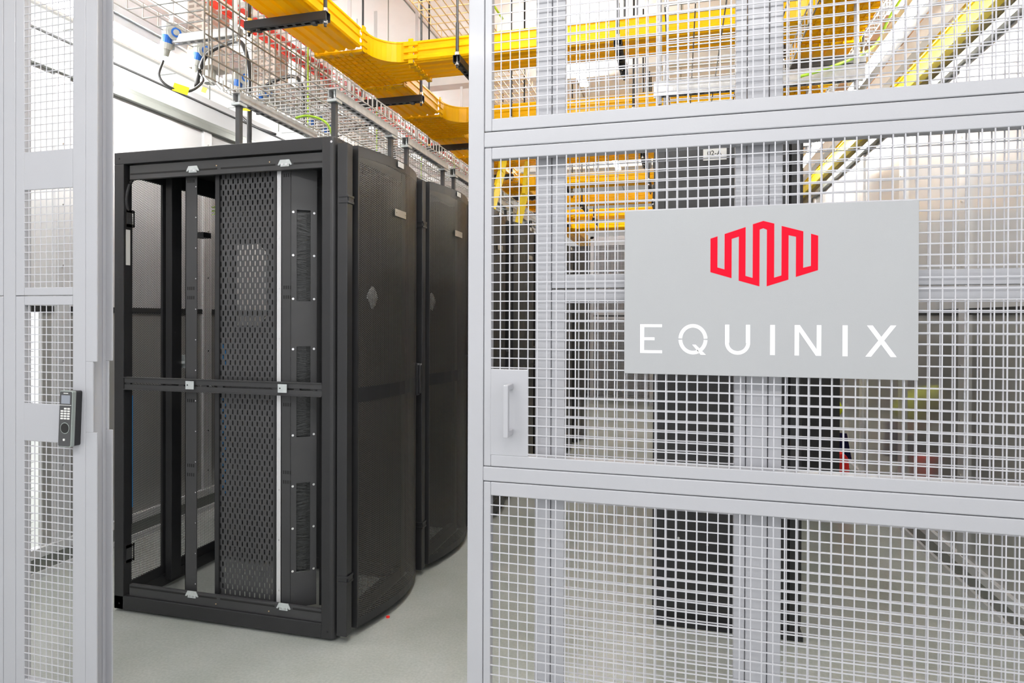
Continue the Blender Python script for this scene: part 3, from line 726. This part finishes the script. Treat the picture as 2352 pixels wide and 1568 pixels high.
def connector(cx_, cy_, cz_, label, ring=True):
    t_ = thing('power_connector', label, 'power connector', 'blue and grey power connectors', loc=(cx_, cy_, cz_))
    a = Vector((0.25, -0.1, 0.96)).normalized(); c0 = Vector((cx_, cy_, cz_))
    MB().tube([c0 - a*.075, c0 - a*.03, c0 - a*.03, c0 + a*.01], [.022, .030, .038, .038], 16).build('plug', CONG, t_, smooth=False)
    MB().tube([c0 + a*.01, c0 + a*.06], [.036, .033], 16).build('blue_sleeve', BLUE, t_)
    MB().tube([c0 + a*.06, c0 + a*.14, c0 + a*.145], [.035, .045, .02], 16).build('socket_body', CONG, t_)
    if ring:
        e_ = Vector((0.75, -0.62, -0.25)).normalized(); c1 = c0 + a*.075 + Vector((.055, .01, 0))
        fl = MB().tube([c1 - e_*.02, c1 + e_*.014], .052, 20).build('flap', CONG, t_)
        MB().tube([c1 + e_*.0145, c1 + e_*.017], .031, 20).build('blue_ring', BLUE, fl)
        MB().tube([c1 + e_*.0172, c1 + e_*.019], .019, 20).build('ring_centre', CONG, fl)
    root_fix(t_); t_.scale = (.82, .82, .82)
connector(-2.74, 2.92, 2.955, 'blue power connector hanging highest, left end of the row above the racks')
connector(-2.73, 3.14, 2.945, 'blue power connector with open round flap where the thick cable leaves upwards')
connector(-2.74, 3.50, 2.92, 'blue power connector hanging low, third along the row above the racks')
connector(-2.74, 3.73, 2.905, 'blue power connector beside the second cable arch')
connector(-2.74, 4.35, 2.92, 'blue power connector half hidden behind the wire tray')
connector(-2.74, 4.55, 2.92, 'blue power connector furthest down the row')
def cable(pts, r, label, m=CABLE, name='power_cable', grp='black power cables'):
    return tag(MB().tube(smooth_path(pts, 8), r, 10).build(name, m, smooth=True), label, 'cable', grp)
cable([(-2.73, 3.14, 2.85), (-2.735, 3.14, 2.80), (-2.70, 3.13, 2.90), (-2.647, 3.12, 2.971), (-2.542, 3.10, 3.0), (-2.387, 3.05, 2.99), (-2.32, 3.02, 2.935), (-2.275, 3.0, 2.826), (-2.25, 2.98, 2.72), (-2.24, 2.96, 2.55), (-2.24, 2.96, RZ)], 0.013, 'thick black cable arching from a blue connector down to the nearest rack')
cable([(-2.77, 3.75, 2.83), (-2.773, 3.75, 2.90), (-2.704, 3.74, 3.01), (-2.573, 3.72, 3.045), (-2.45, 3.70, 3.035), (-2.40, 3.70, 2.965), (-2.383, 3.70, 2.849), (-2.38, 3.70, 2.74), (-2.36, 3.7, 2.5), (-2.36, 3.7, RZ)], 0.013, 'black cable arch above the second rack')
cable([(-2.76, 2.92, 2.87), (-2.77, 2.90, 2.78), (-2.72, 2.92, 2.72), (-2.66, 3.0, 2.72), (-2.64, 3.08, 2.80), (-2.70, 3.13, 2.87)], 0.007, 'slim dark cable loop under the highest connector')
cable([(-2.73, 3.49, 2.84), (-2.70, 3.48, 2.74), (-2.60, 3.48, 2.66), (-2.45, 3.49, 2.6)], 0.008, 'slim dark cable under the third connector')
cable([(-2.73, 4.54, 2.84), (-2.55, 4.5, 2.9), (-2.3, 4.5, 2.95), (-2.16, 4.52, 2.85), (-2.12, 4.55, 2.5), (-2.12, 4.55, RZ)], 0.012, 'black cable arch above the third rack')
def tagplate(p, q, h_, label):
    p, q = Vector(p), Vector(q)
    return tag(MB().bar(p, q, 0.002, h_).build('cable_tag', TAG), label, 'tag', 'yellow cable tags')
tagplate((-2.705, 2.93, 2.725), (-2.64, 2.97, 2.705), 0.045, 'yellow tag on the looped cable under the highest connector')
tagplate((-2.672, 3.11, 2.77), (-2.645, 3.115, 2.76), 0.03, 'small yellow tag at the foot of the thick cable')
tagplate((-2.235, 2.90, 2.575), (-2.19, 2.905, 2.57), 0.06, 'large yellow tag beside the nearest tray post')
tagplate((-2.165, 2.91, 2.57), (-2.135, 2.92, 2.53), 0.012, 'curled yellow tag right of the nearest tray post')
for i in range(5):
    y = 3.42 + 0.83*i
    if i == 0: y = 3.36
    tag(MB().tube([(-2.14, y, 2.30), (-2.14, y, 3.1)], 0.005, 8).build('earth_wire', EARTH), 'green and yellow earth wire tied upright to the tall mesh, %s from the doorway' % names[i], 'wire', 'earth wires on the mesh')
cable([(-1.95, 2.95, 2.50), (-1.88, 2.95, 2.505), (-1.80, 2.97, 2.48), (-1.76, 2.98, 2.42), (-1.73, 3.0, RZ)], 0.006, 'green and yellow earth wire curving down behind the front edge of the nearest rack', EARTH, 'earth_wire', 'loose earth wires')

# ------------------------------------------------------------------ yellow cable ducts
DZ = 3.0
LX0, LX1 = -2.065, -1.775
QX0, QX1 = 0.66, 0.95
FY = [3.57 + 1.22*i for i in range(7)]
DW = 0.285
def duct_poly(c, z=DZ):
    o = [(-.145,.118),(-.151,.114),(-.151,.104),(-.144,.100),(-.143,.080),(-.150,.074),(-.150,.060),(-.143,.054),(-.142,.034),(-.149,.028),(-.149,.010),(-.141,.0)]
    ribs = []
    u = -.128
    while u < .10:
        ribs += [(u, 0), (u+.004, -.006), (u+.044, -.006), (u+.048, 0), (u+.052, .005), (u+.060, .005)]; u += .0655
    outer = o + ribs + [(-a, b) for a, b in reversed(o)]
    inner = [(.138,.118), (.136,.009), (-.136,.009), (-.138,.118)]
    return [(c + a, z + b) for a, b in outer + inner]
def duct(axis, c, a0, a1, label, grp, z=DZ):
    mb = MB().prism(duct_poly(c, z), 'y' if axis == 'y' else 'x', a0, a1)
    return tag(mb.build('cable_duct', YEL), label, 'cable duct', grp)
# (prism 'x' extrudes poly=(y,z); prism 'y' extrudes poly=(x,z))
order = ['first', 'second', 'third', 'fourth', 'fifth', 'sixth', 'seventh', 'last']
for (xa, xb, side, nm) in ((LX0, LX1, 1, 'racks with curved doors'), (QX0, QX1, -1, 'racks behind the sign')):
    c = (xa + xb)/2; prev = 1.0
    for i, fy in enumerate(FY):
        duct('y', c, prev, fy - 0.255, 'yellow duct length over the %s, %s counting away from the doorway' % (nm, order[i]), 'lengthwise yellow ducts over the %s' % nm)
        t_ = thing('duct_fitting', 'yellow T-shaped duct fitting over the %s at the %s crossing duct' % (nm, order[i]), 'duct fitting', 'T-fittings of the %s duct' % nm, loc=(c, fy + .14, DZ))
        ya, yb = fy - 0.22, fy + DW + 0.04
        e = (xb if side > 0 else xa); m_ = (xa if side > 0 else xb); r_ = 0.17
        far = e + side*(r_ + 0.02)
        fr = [(e, fy - r_)] + [(e + side*r_*(1 - math.cos(math.radians(a))), fy - r_ + r_*math.sin(math.radians(a))) for a in range(10, 91, 10)] + [(far, fy)]
        bk = [(far, fy + DW), (e + side*.03, fy + DW), (e, fy + DW + .03), (e, yb)]
        poly = [(m_, ya), (e, ya)] + fr + bk + [(m_, yb)]
        b = MB().prism(poly, 'z', DZ + .002, DZ + .008)
        b.wall([(e, ya)] + fr, DZ, DZ + .118, .004); b.wall(bk, DZ, DZ + .118, .004); b.wall([(m_, ya), (m_, yb)], DZ, DZ + .118, .004)
        b.wall([(e, ya)] + fr, DZ + .110, DZ + .120, .012)
        b.build('fitting_body', YEL, t_)
        rb = MB(); w0, w1 = min(m_, e), max(m_, e)
        x = w0 + .018
        while x < w1 - .005: rb.box(x, x + .0045, ya, yb, DZ - .005, DZ + .003); x += .0385
        y = ya + .012
        while y < yb: rb.box(w0, w1, y, y + .0045, DZ - .005, DZ + .003); y += .052
        y = fy + .02
        while y < fy + DW: rb.box(min(e, far), max(e, far), y, y + .0045, DZ - .005, DZ + .003); y += .052
        rb.build('stiffening_ribs', YEL, t_)
        def coupler(x0, x1, y0, y1, ax):
            k = MB(); z0, z1 = DZ - .018, DZ + .132
            if ax == 'y':   # duct running along y: collar across x
                k.box(x0 - .012, x1 + .012, y0, y1, z0, z0 + .012); k.box(x0 - .014, x0 - .004, y0, y1, z0, z1); k.box(x1 + .004, x1 + .014, y0, y1, z0, z1)
                u = x0 + .02
                while u < x1 - .03: k.box(u, u + .026, y0 - .012, y1 + .012, z0 - .004, z0 + .008); k.tube([(u+.007, y0-.006, z0-.012), (u+.007, y0-.006, z0)], .005, 8); k.tube([(u+.019, y1+.006, z0-.012), (u+.019, y1+.006, z0)], .005, 8); u += .062
                for z in (DZ + .02, DZ + .06, DZ + .10): k.box(x0 - .020, x0 - .002, y0 - .012, y1 + .012, z - .010, z + .010); k.box(x1 + .002, x1 + .020, y0 - .012, y1 + .012, z - .010, z + .010)
            else:
                k.box(x0, x1, y0 - .012, y1 + .012, z0, z0 + .012); k.box(x0, x1, y0 - .014, y0 - .004, z0, z1); k.box(x0, x1, y1 + .004, y1 + .014, z0, z1)
                u = y0 + .02
                while u < y1 - .03: k.box(x0 - .012, x1 + .012, u, u + .026, z0 - .004, z0 + .008); k.tube([(x0-.006, u+.007, z0-.012), (x0-.006, u+.007, z0)], .005, 8); k.tube([(x1+.006, u+.019, z0-.012), (x1+.006, u+.019, z0)], .005, 8); u += .062
                for z in (DZ + .02, DZ + .06, DZ + .10): k.box(x0 - .03, x1 + .03, y0 - .018, y0 - .002, z - .012, z + .012)
            return k.build('coupler', YEL, t_, 0.0015)
        coupler(w0, w1, ya - .022, ya + .010, 'y'); coupler(w0, w1, yb - .010, yb + .022, 'y')
        coupler(min(far, far + side*.03), max(far, far + side*.03), fy, fy + DW, 'x')
        root_fix(t_)
        prev = fy + DW + 0.075
    duct('y', c, prev, 13.5, 'yellow duct length over the %s, last from the doorway' % nm, 'lengthwise yellow ducts over the %s' % nm)
for i, fy in enumerate(FY):
    duct('x', fy + DW/2, LX1 + 0.222, QX0 - 0.222, 'yellow duct crossing the aisle, %s from the doorway' % order[i], 'yellow ducts crossing the aisle')

# black hangers
def hanger(px, py, along, label, z=2.965, half=0.225, zt=4.28, grp='black duct hangers'):
    t_ = thing('duct_hanger', label, 'duct hanger', grp, loc=(px, py, z))
    d = Vector((1, 0, 0)) if along == 'x' else Vector((0, 1, 0)); c = Vector((px, py, z - .012))
    s = MB(); strut(s, c - d*half, c + d*half); s.build('bar', BLACK_PLASTIC, t_)
    for sg in (-1, 1):
        e = c + d*(half - .015)*sg
        MB().tube([(e.x, e.y, z - .06), (e.x, e.y, zt)], .0075 , 8).tube([(e.x, e.y, z + .02), (e.x, e.y, z + .20)], .010, 10).build('rod', BLACK_PLASTIC, t_)
        MB().tube([(e.x, e.y, z - .045), (e.x, e.y, z - .030)], .013, 6).build('nut', CHROME, t_)
        MB().tube([(e.x, e.y, z + .012), (e.x, e.y, z + .030)], .014, 6).build('nut', CHROME, t_)
        MB().tube([(e.x - d.x*.06*sg, e.y - d.y*.06*sg, z - .045), (e.x - d.x*.06*sg, e.y - d.y*.06*sg, z - .030)], .016, 8).build('bolt_head', BLACK_PLASTIC, t_)
    root_fix(t_)
for i in range(7):
    hanger(-1.935, 2.845 + 1.22*i, 'x', 'black slotted bar with rods over the racks with curved doors, %s from the doorway' % order[i], half=0.235)
for i in range(5):
    hanger(0.805, 4.08 + 1.22*i, 'x', 'black slotted bar with rods over the racks behind the sign, %s from the doorway' % order[i], half=0.225)
for i, fy in enumerate(FY[:6]):
    for (x, w) in ((-1.253, 'left'), (-0.33, 'right')):
        hanger(x, fy + DW/2 + 0.005, 'y', 'black slotted bar under the %s crossing duct, %s one of its pair' % (order[i], w), half=0.23)

# yellow drops feeding the left racks
def drop(top, bot, label, w=0.10):
    top, bot = Vector(top), Vector(bot)
    mb = MB(); mid = top.lerp(bot, .45) + Vector((0.02, 0, 0))
    mb.bar(top, mid, 0.035, w); mb.bar(mid, bot, 0.03, w*0.7)
    return tag(mb.build('cable_drop', YELB, None, 0.003), label, 'cable drop', 'yellow drops to the racks')
drop((-1.50, 5.45, 2.99), (-1.56, 5.25, 2.40), 'bright yellow sloping drop from the duct, left one seen through the door mesh')
drop((-1.45, 6.11, 2.99), (-1.55, 6.04, 2.27), 'bright yellow sloping drop from the duct, right one seen through the door mesh')
drop((-1.50, 7.9, 2.99), (-1.56, 7.85, 2.27), 'bright yellow drop furthest down the aisle')

# ------------------------------------------------------------------ lamps
def lamp(x0, x1, y0, y1, z, label, w=0.06, hang=True, bare=False):
    t_ = thing('linear_lamp', label, 'ceiling lamp', 'linear LED lamps', loc=((x0+x1)/2, (y0+y1)/2, z))
    along_y = (y1-y0) > (x1-x0)
    hz = MB().box(x0 - (.007 if along_y else 0), x1 + (.007 if along_y else 0), y0 - (0 if along_y else .02), y1 + (0 if along_y else .02), z + .004, z + .05)
    if bare: hz = MB().box(x0, x0 + .04, y0, y0 + .03, z - .03, z + .05).box(x0, x0 + .04, y1 - .03, y1, z - .03, z + .05)
    hz.build('housing' if not bare else 'end_cap_frame', BUSB, t_, 0.004)
    MB().box(x0, x1, y0 + .01, y1 - .01, z - .028, z + .004).build('led_strip', LED, t_, 0.008)
    if hang:
        mb = MB()
        for s_ in (.15, .85):
            px, py = x0 + (x1-x0)*s_, y0 + (y1-y0)*s_
            mb.tube([(px, py, z + .04), (px, py, 4.3)], .002, 6)
        mb.build('suspension_wire', ALUD, t_)
    root_fix(t_)
lamp(-3.01, -2.95, 2.10, 3.62, 3.035, 'long glowing LED lamp under the grey busbar beside the white wall', hang=False)
lamp(1.12, 1.16, 3.30, 4.85, 3.03, 'long glowing LED lamp near the right wall, nearer of two')
lamp(1.17, 1.22, 5.9, 7.45, 3.03, 'long glowing LED lamp near the right wall, further of two')
lamp(-1.00, -0.92, 5.9, 6.6, 3.88, 'short glowing LED lamp high above the aisle beyond the first crossing duct', bare=True)
lamp(-1.00, -0.92, 8.9, 10.4, 3.88, 'glowing LED lamp far down the aisle', bare=True)  # extra lamp, added to brighten the far part of the aisle
lamp(2.2, 2.28, 2.0, 11.0, 3.8, 'LED lamp beyond the right wall', bare=True)  # added outside the wall to brighten the ceiling, no known lamp here
lamp(-4.6, -4.52, 2.0, 11.0, 3.8, 'LED lamp beyond the left wall', bare=True)  # added likewise on this side for more light on the ceiling
lamp(-1.00, -0.92, 2.0, 3.4, 3.9, 'LED lamp high above the doorway', bare=True)  # added overhead fill for the interior, no known fixture here
lamp(-3.01, -2.95, 5.0, 6.5, 3.035, 'LED lamp further along under the grey busbar', hang=False)  # extra lamp in this line, added for interior brightness
for (x, y, w) in ((-1.9, -0.9, 'left'), (0.2, -0.9, 'middle'), (2.3, -0.9, 'right')):
    lamp(x - .7, x + .7, y - .03, y + .03, 3.3, 'LED lamp of the corridor in front of the cage, %s one' % w)  # unseen lamps added to light the front of door and fence
lamp(-1.2, 0.2, 0.55, 0.61, 3.3, 'LED lamp of the corridor close in front of the cage door')  # one more unseen lamp, added to light the door leaf

# ------------------------------------------------------------------ right row
GX0, GX1, GY, GZ = -0.112, 0.532, 3.112, 2.345
rr = thing('server_rack', 'black closed rack end behind the sign, with a paper label at the top', 'server rack', 'black racks of the right row', loc=(0.21, 3.5, 0))
f = MB()
for x0, x1 in ((GX0, GX0 + .045), (GX1 - .045, GX1)): f.box(x0, x1, GY, GY + .05, 0.03, GZ); f.box(x0, x1, GY + .65, GY + .70, 0.03, GZ)
f.box(GX0, GX1, GY, GY + .05, GZ - .05, GZ); f.box(GX0 + .02, GX1 - .02, GY + .02, GY + .70, 0.02, 0.09); f.box(GX0, GX1, GY + .02, GY + .70, GZ - .012, GZ)
f.build('frame', BLACK, rr, 0.002)
q = MB().box(GX0 + .055, GX1 - .055, GY - .006, GY + .01, 0.09, GZ - .055); q.build('side_panel', BLACK, rr, 0.002)
for x in (GX0 + .049, GX1 - .052): MB().box(x, x + .004, GY + .0, GY + .02, 0.05, GZ - .05).build('panel_gap', GAP, rr)
q = MB().box(GX0 - .004, GX1 + .012, GY - .010, GY + .70, 0.0, 0.030); q.build('plinth', BLACK_PLASTIC, rr, 0.002)
for (x, z) in ((.0, .42), (.13, .40), (.42, .40)): MB().tube([(x, GY - .010, z), (x, GY - .006, z)], .006, 10).build('screw', CHROME, rr)
MB().box(GX0 - .01, GX0, GY + .03, GY + .66, 0.05, GZ - .03).build('front_door', BLACK, rr, 0.002)
MB().box(GX1, GX1 + .01, GY + .03, GY + .66, 0.05, GZ - .03).build('rear_door', BLACK, rr, 0.002)
root_fix(rr)
copy_tree(rr, off=(0, 0.72, 0), label='black rack hidden second in the right row')
rr3 = copy_tree(rr, off=(0, 1.44, 0), label='black rack third in the right row, beside the opened rear door')
for o in list(rr3.children):
    if o.name.startswith('rear_door'): bpy.data.objects.remove(o)
od = MB(); od.box(0.545, 1.178, 5.30, 5.318, 0.05, 2.24)
o = od.build('rear_door', BLACK, rr3, 0.002); o.data.transform(Matrix.Translation(-rr3.location)); o['label'] = 'black rear door standing open into the passage'
lb = thing('paper_label', 'white handwritten paper label reading 02-A high on the black rack end', 'label', loc=(0.156, GY - .008, 2.222))
MB().box(.104, .208, GY - .0085, GY - .0065, 2.190, 2.252).build('paper', LABEL, lb)
def text_mesh(body, size, loc, rot, m, parent, name):
    cu = bpy.data.curves.new(name, 'FONT'); cu.body = body; cu.size = size; cu.extrude = 0.0004
    to = bpy.data.objects.new('t', cu); COL.objects.link(to)
    bpy.context.view_layer.update()
    me = bpy.data.meshes.new_from_object(to.evaluated_get(bpy.context.evaluated_depsgraph_get()))
    bpy.data.objects.remove(to)
    me.materials.clear(); me.materials.append(m); me.name = name
    o = bpy.data.objects.new(name, me); COL.objects.link(o); o.parent = parent
    me.transform(Matrix.Translation(loc) @ rot.to_4x4())
    return o
from mathutils import Euler
text_mesh('02-A', 0.032, (.122, GY - .009, 2.212), Euler((math.pi/2, 0, 0)).to_matrix(), GAP, lb, 'writing')
root_fix(lb)
# grey channel and wire tray over the right row
hr = thing('tray_hanger', 'wide grey channel on white rods above the racks behind the sign, first of two', 'tray hanger', 'hangers over the right row', loc=(0.35, 3.4, 2.66))
s = MB().box(-0.135, 0.86, 3.40, 3.404, 2.615, 2.685); s.box(-0.135, 0.86, 3.40, 3.44, 2.682, 2.686); s.box(-0.135, 0.86, 3.436, 3.44, 2.615, 2.686); s.build('channel', GALV, hr)
s = MB()
for i in range(24): s.box(-.12 + i*.04, -.10 + i*.04, 3.41, 3.43, 2.610, 2.616)
s.box(-0.135, 0.86, 3.40, 3.408, 2.611, 2.615); s.box(-0.135, 0.86, 3.432, 3.44, 2.611, 2.615); s.build('slots', GALV, hr)
for x, zt_ in ((-.105, 4.28), (.825, 2.985)): MB().tube([(x, 3.42, 2.57), (x, 3.42, zt_)], .012, 12).build('rod', WHITE, hr)
root_fix(hr)
copy_tree(hr, off=(0, 1.22, 0), label='wide grey channel above the racks behind the sign, second of two')
tag(basket(-0.06, 0.52, 2.6, 7.5, 2.692, 0.08, 0.08, 0.08, 0.12, 0.0026).build('wire_tray', WIREG), 'wire tray on the grey channel above the racks behind the sign', 'cable tray')
tag(basket(0.975, 1.07, 2.4, 8.0, 3.10, 0.08, 0.08, 0.05, 0.05, 0.0026).build('wire_tray', WIREG), 'narrow wire tray beside the lamp near the right wall', 'cable tray')
cable([(0.55, 3.33, 2.62), (0.70, 3.34, 2.66), (0.92, 3.52, 2.80), (1.0, 3.5, 2.95), (1.10, 3.3, 3.12), (1.12, 2.9, 3.2)], 0.007, 'green and yellow earth wire sweeping past the right lamp', EARTH, 'earth_wire', 'loose earth wires')
cable([(-1.40, 3.1, 3.50), (-1.25, 3.4, 3.46), (-1.15, 3.7, 3.42), (-1.12, 4.0, 3.40)], 0.007, 'green and yellow earth wire draped over the pale wire tray', EARTH, 'earth_wire', 'loose earth wires')
# band, pipe and joists along the right wall
tag(MB().box(1.405, 1.455, 2.2, 11.0, 2.93, 3.03).box(1.39, 1.40, 2.2, 11.0, 3.02, 3.03).build('cable_duct', YELB, None, 0.003), 'slim bright yellow duct along the top of the right wall', 'cable duct')
tag(MB().tube([(1.335, 2.0, 3.26), (1.335, 11.0, 3.26)], 0.055, 20).build('pipe', WHITE, None, smooth=True), 'round light grey pipe high along the right wall', 'pipe')
for i in range(9):
    tag(MB().box(1.40, 2.6, 2.6 + i*.95, 2.78 + i*.95, 3.60, 3.78).build('joist', BROWN), 'brown joist above the right wall, %s from the doorway' % (order + ['ninth'])[i], 'joist', 'joists above the right wall')
trim(MB().box(1.60, 1.66, 2, 11, 3.36, 3.50), BEIGE)
t = MB()
for i in range(9): t.box(1.66, 1.90, 2.3 + i*.95, 2.68 + i*.95, 3.40, 3.52)
trim(t, YEL)
trim(MB().box(1.90, 1.96, 2, 11, 3.25, 3.9), WALLW)

# ------------------------------------------------------------------ far end of the cage
ff = thing('mesh_fence', 'grey mesh fence closing the far end of the aisle', 'fence', loc=(-0.2, 10.92, 0))
for i in range(6):
    x = -1.45 + i*1.0
    MB().box(x - .03, x + .03, 10.9, 10.94, 0, 2.86).build('post', WHITE, ff)
for i in range(5):
    x = -1.45 + i
    for (a, b) in ((0.08, 1.49), (1.52, 2.82)):
        bo = MB().box(x + .03, x + .97, 10.9, 10.92, a, a + .04).box(x + .03, x + .97, 10.9, 10.92, b - .04, b).build('panel_border', WHITE, ff)
        if x < 0.5: mesh_grid(x + .03, x + .97, a, b, 10.905, w=0.005).build('wire_mesh', WIREW, bo)
MB().box(-1.5, 1.45, 10.9, 10.94, 2.82, 2.86).build('top_rail', WHITE, ff)
root_fix(ff)
fr_ = thing('server_rack', 'dark rack standing behind the far fence, left one', 'server rack', 'racks behind the far fence', loc=(-1.6, 12.4, 0))
MB().box(-2.3, -1.3, 11.9, 12.7, 0.03, 2.82).build('cabinet', BLACK, fr_, 0.004); MB().box(-2.26, -1.34, 11.885, 11.9, 0.06, 2.76).build('front_door', DARK, fr_, 0.004); MB().box(-1.40, -1.37, 11.86, 11.885, 1.0, 1.2).build('swing_handle', BLACK_PLASTIC, fr_)
root_fix(fr_)
for i, w in enumerate(('second', 'third', 'fourth')): copy_tree(fr_, off=(1.02*(i+1), 0, 0), label='dark rack standing behind the far fence, %s from the left' % w)

# ------------------------------------------------------------------ kneeling worker and red case by the right wall
def skin_mesh(name, verts, edges, radii, m, parent, root=0, sub=2):
    me = bpy.data.meshes.new(name); me.from_pydata(verts, edges, []); me.materials.append(m)
    o = bpy.data.objects.new(name, me); COL.objects.link(o); o.parent = parent
    sk = o.modifiers.new('skin', 'SKIN'); sk.use_smooth_shade = True
    me.skin_vertices[0].data
    for i, r_ in enumerate(radii):
        d = me.skin_vertices[0].data[i]; d.radius = (r_, r_) if isinstance(r_, float) else r_; d.use_root = (i == root)
    sb = o.modifiers.new('sub', 'SUBSURF'); sb.levels = sub; sb.render_levels = sub
    return o
wk = thing('person', 'kneeling person in bright yellow top and navy trousers, bent forward behind the open black door', 'person', loc=(1.1, 5.87, 0))
PX, PY = 1.105, 5.87
V = []; Ed = []; Rd = []
def vtx(x, y, z, r, link=None):
    V.append((PX + x, PY + y, z)); Rd.append(r); i = len(V) - 1
    if link is not None: Ed.append((link, i))
    return i
pel = vtx(.12, 0, .50, .13); wa = vtx(.08, 0, .64, .115, pel); ch = vtx(-.04, 0, .78, .135, wa); nk = vtx(-.20, 0, .86, .055, ch); hd_ = vtx(-.27, 0, .90, .075, nk); ht = vtx(-.33, 0, .95, .085, hd_)
for s_ in (-1, 1):
    hip = vtx(.10, .09*s_, .46, .09, pel); kn = vtx(-.18, .13*s_, .40 if s_ > 0 else .09, .062, hip); an = vtx(-.10 if s_ > 0 else .22, .13*s_, .09, .042, kn); ft = vtx(-.25 if s_ > 0 else .30, .13*s_, .05, .035, an)
    sh = vtx(-.10, .17*s_, .80, .06, ch); el = vtx(-.24, .22*s_, .60, .043, sh); wr = vtx(-.42, .16*s_, .56, .028, el); pm_ = vtx(-.48, .15*s_, .55, .032, wr)
    for k_ in range(4):
        a_ = vtx(-.53, (.125 + .018*k_)*s_, .545, .009, pm_); vtx(-.565 + .006*abs(k_-1), (.125 + .018*k_)*s_, .525, .008, a_)
    a_ = vtx(-.49, .11*s_, .53, .010, pm_); vtx(-.52, .10*s_, .515, .009, a_)
skin_mesh('body', V, Ed, Rd, SKIN, wk)
def seg(name, pts, ed, m):
    return skin_mesh(name, [(PX + p[0], PY + p[1], p[2]) for p in pts], ed, [p[3] for p in pts], m, wk)
seg('hi_vis_top', [(.13,0,.60,.15),(.08,0,.72,.155),(-.03,0,.82,.16),(-.15,0,.86,.10),(-.10,.17,.80,.08),(-.22,.215,.63,.065),(-.36,.18,.58,.05),(-.10,-.17,.80,.08),(-.22,-.215,.63,.065),(-.36,-.18,.58,.05)],
    [(0,1),(1,2),(2,3),(2,4),(4,5),(5,6),(2,7),(7,8),(8,9)], HIVIS)
seg('trousers', [(.14,0,.52,.155),(.10,.09,.46,.11),(-.18,.13,.40,.085),(-.10,.13,.14,.06),(.10,-.09,.44,.11),(-.16,-.13,.11,.085),(.18,-.13,.10,.06)], [(0,1),(1,2),(2,3),(0,4),(4,5),(5,6)], NAVY)
hr_ = MB()
for i in range(9):
    pass
seg('hair', [(-.30,0,.965,.085),(-.34,0,.985,.075),(-.27,0,.95,.075)], [(0,1),(0,2)], HAIR)
mbf = MB(); 
for s_ in (-1, 1): mbf.tube([(PX - .405, PY + .03*s_, .945), (PX - .412, PY + .03*s_, .943)], .008, 8)
mbf.build('eyes', GAP, wk); MB().tube([(PX - .40, PY, .925), (PX - .43, PY, .905)], [.010, .012], 8).build('nose', SKIN, wk); MB().box(PX - .405, PX - .395, PY - .02, PY + .02, .877, .883).build('mouth', REDC, wk)
root_fix(wk)
rc = thing('tool_case', 'red case with rounded top and pale edge on the floor beside the right wall', 'case', loc=(1.14, 5.50, 0))
poly = [(1.00, 0.03), (1.29, 0.03), (1.275, .30)] + arc(1.215, .36, .055, 0, 90, 5) + arc(1.06, .36, .055, 90, 180, 5)
MB().prism(poly, 'y', 5.42, 5.62).build('shell', REDC, rc, 0.006)
MB().box(0.99, 1.305, 5.41, 5.63, 0.0, 0.06).build('pale_base', LABEL, rc, 0.01)
MB().box(1.08, 1.20, 5.51, 5.53, .41, .44).build('handle', BLACK_PLASTIC, rc, 0.004)
root_fix(rc)
cp = tag(MB().tube([(0, 0, 0), (0, 0, 0.006)], 0.009, 12).build('bottle_cap', REDC), 'tiny red cap on the floor under the curved rack door', 'cap'); cp.location = (-1.362, 2.835, 0.0)
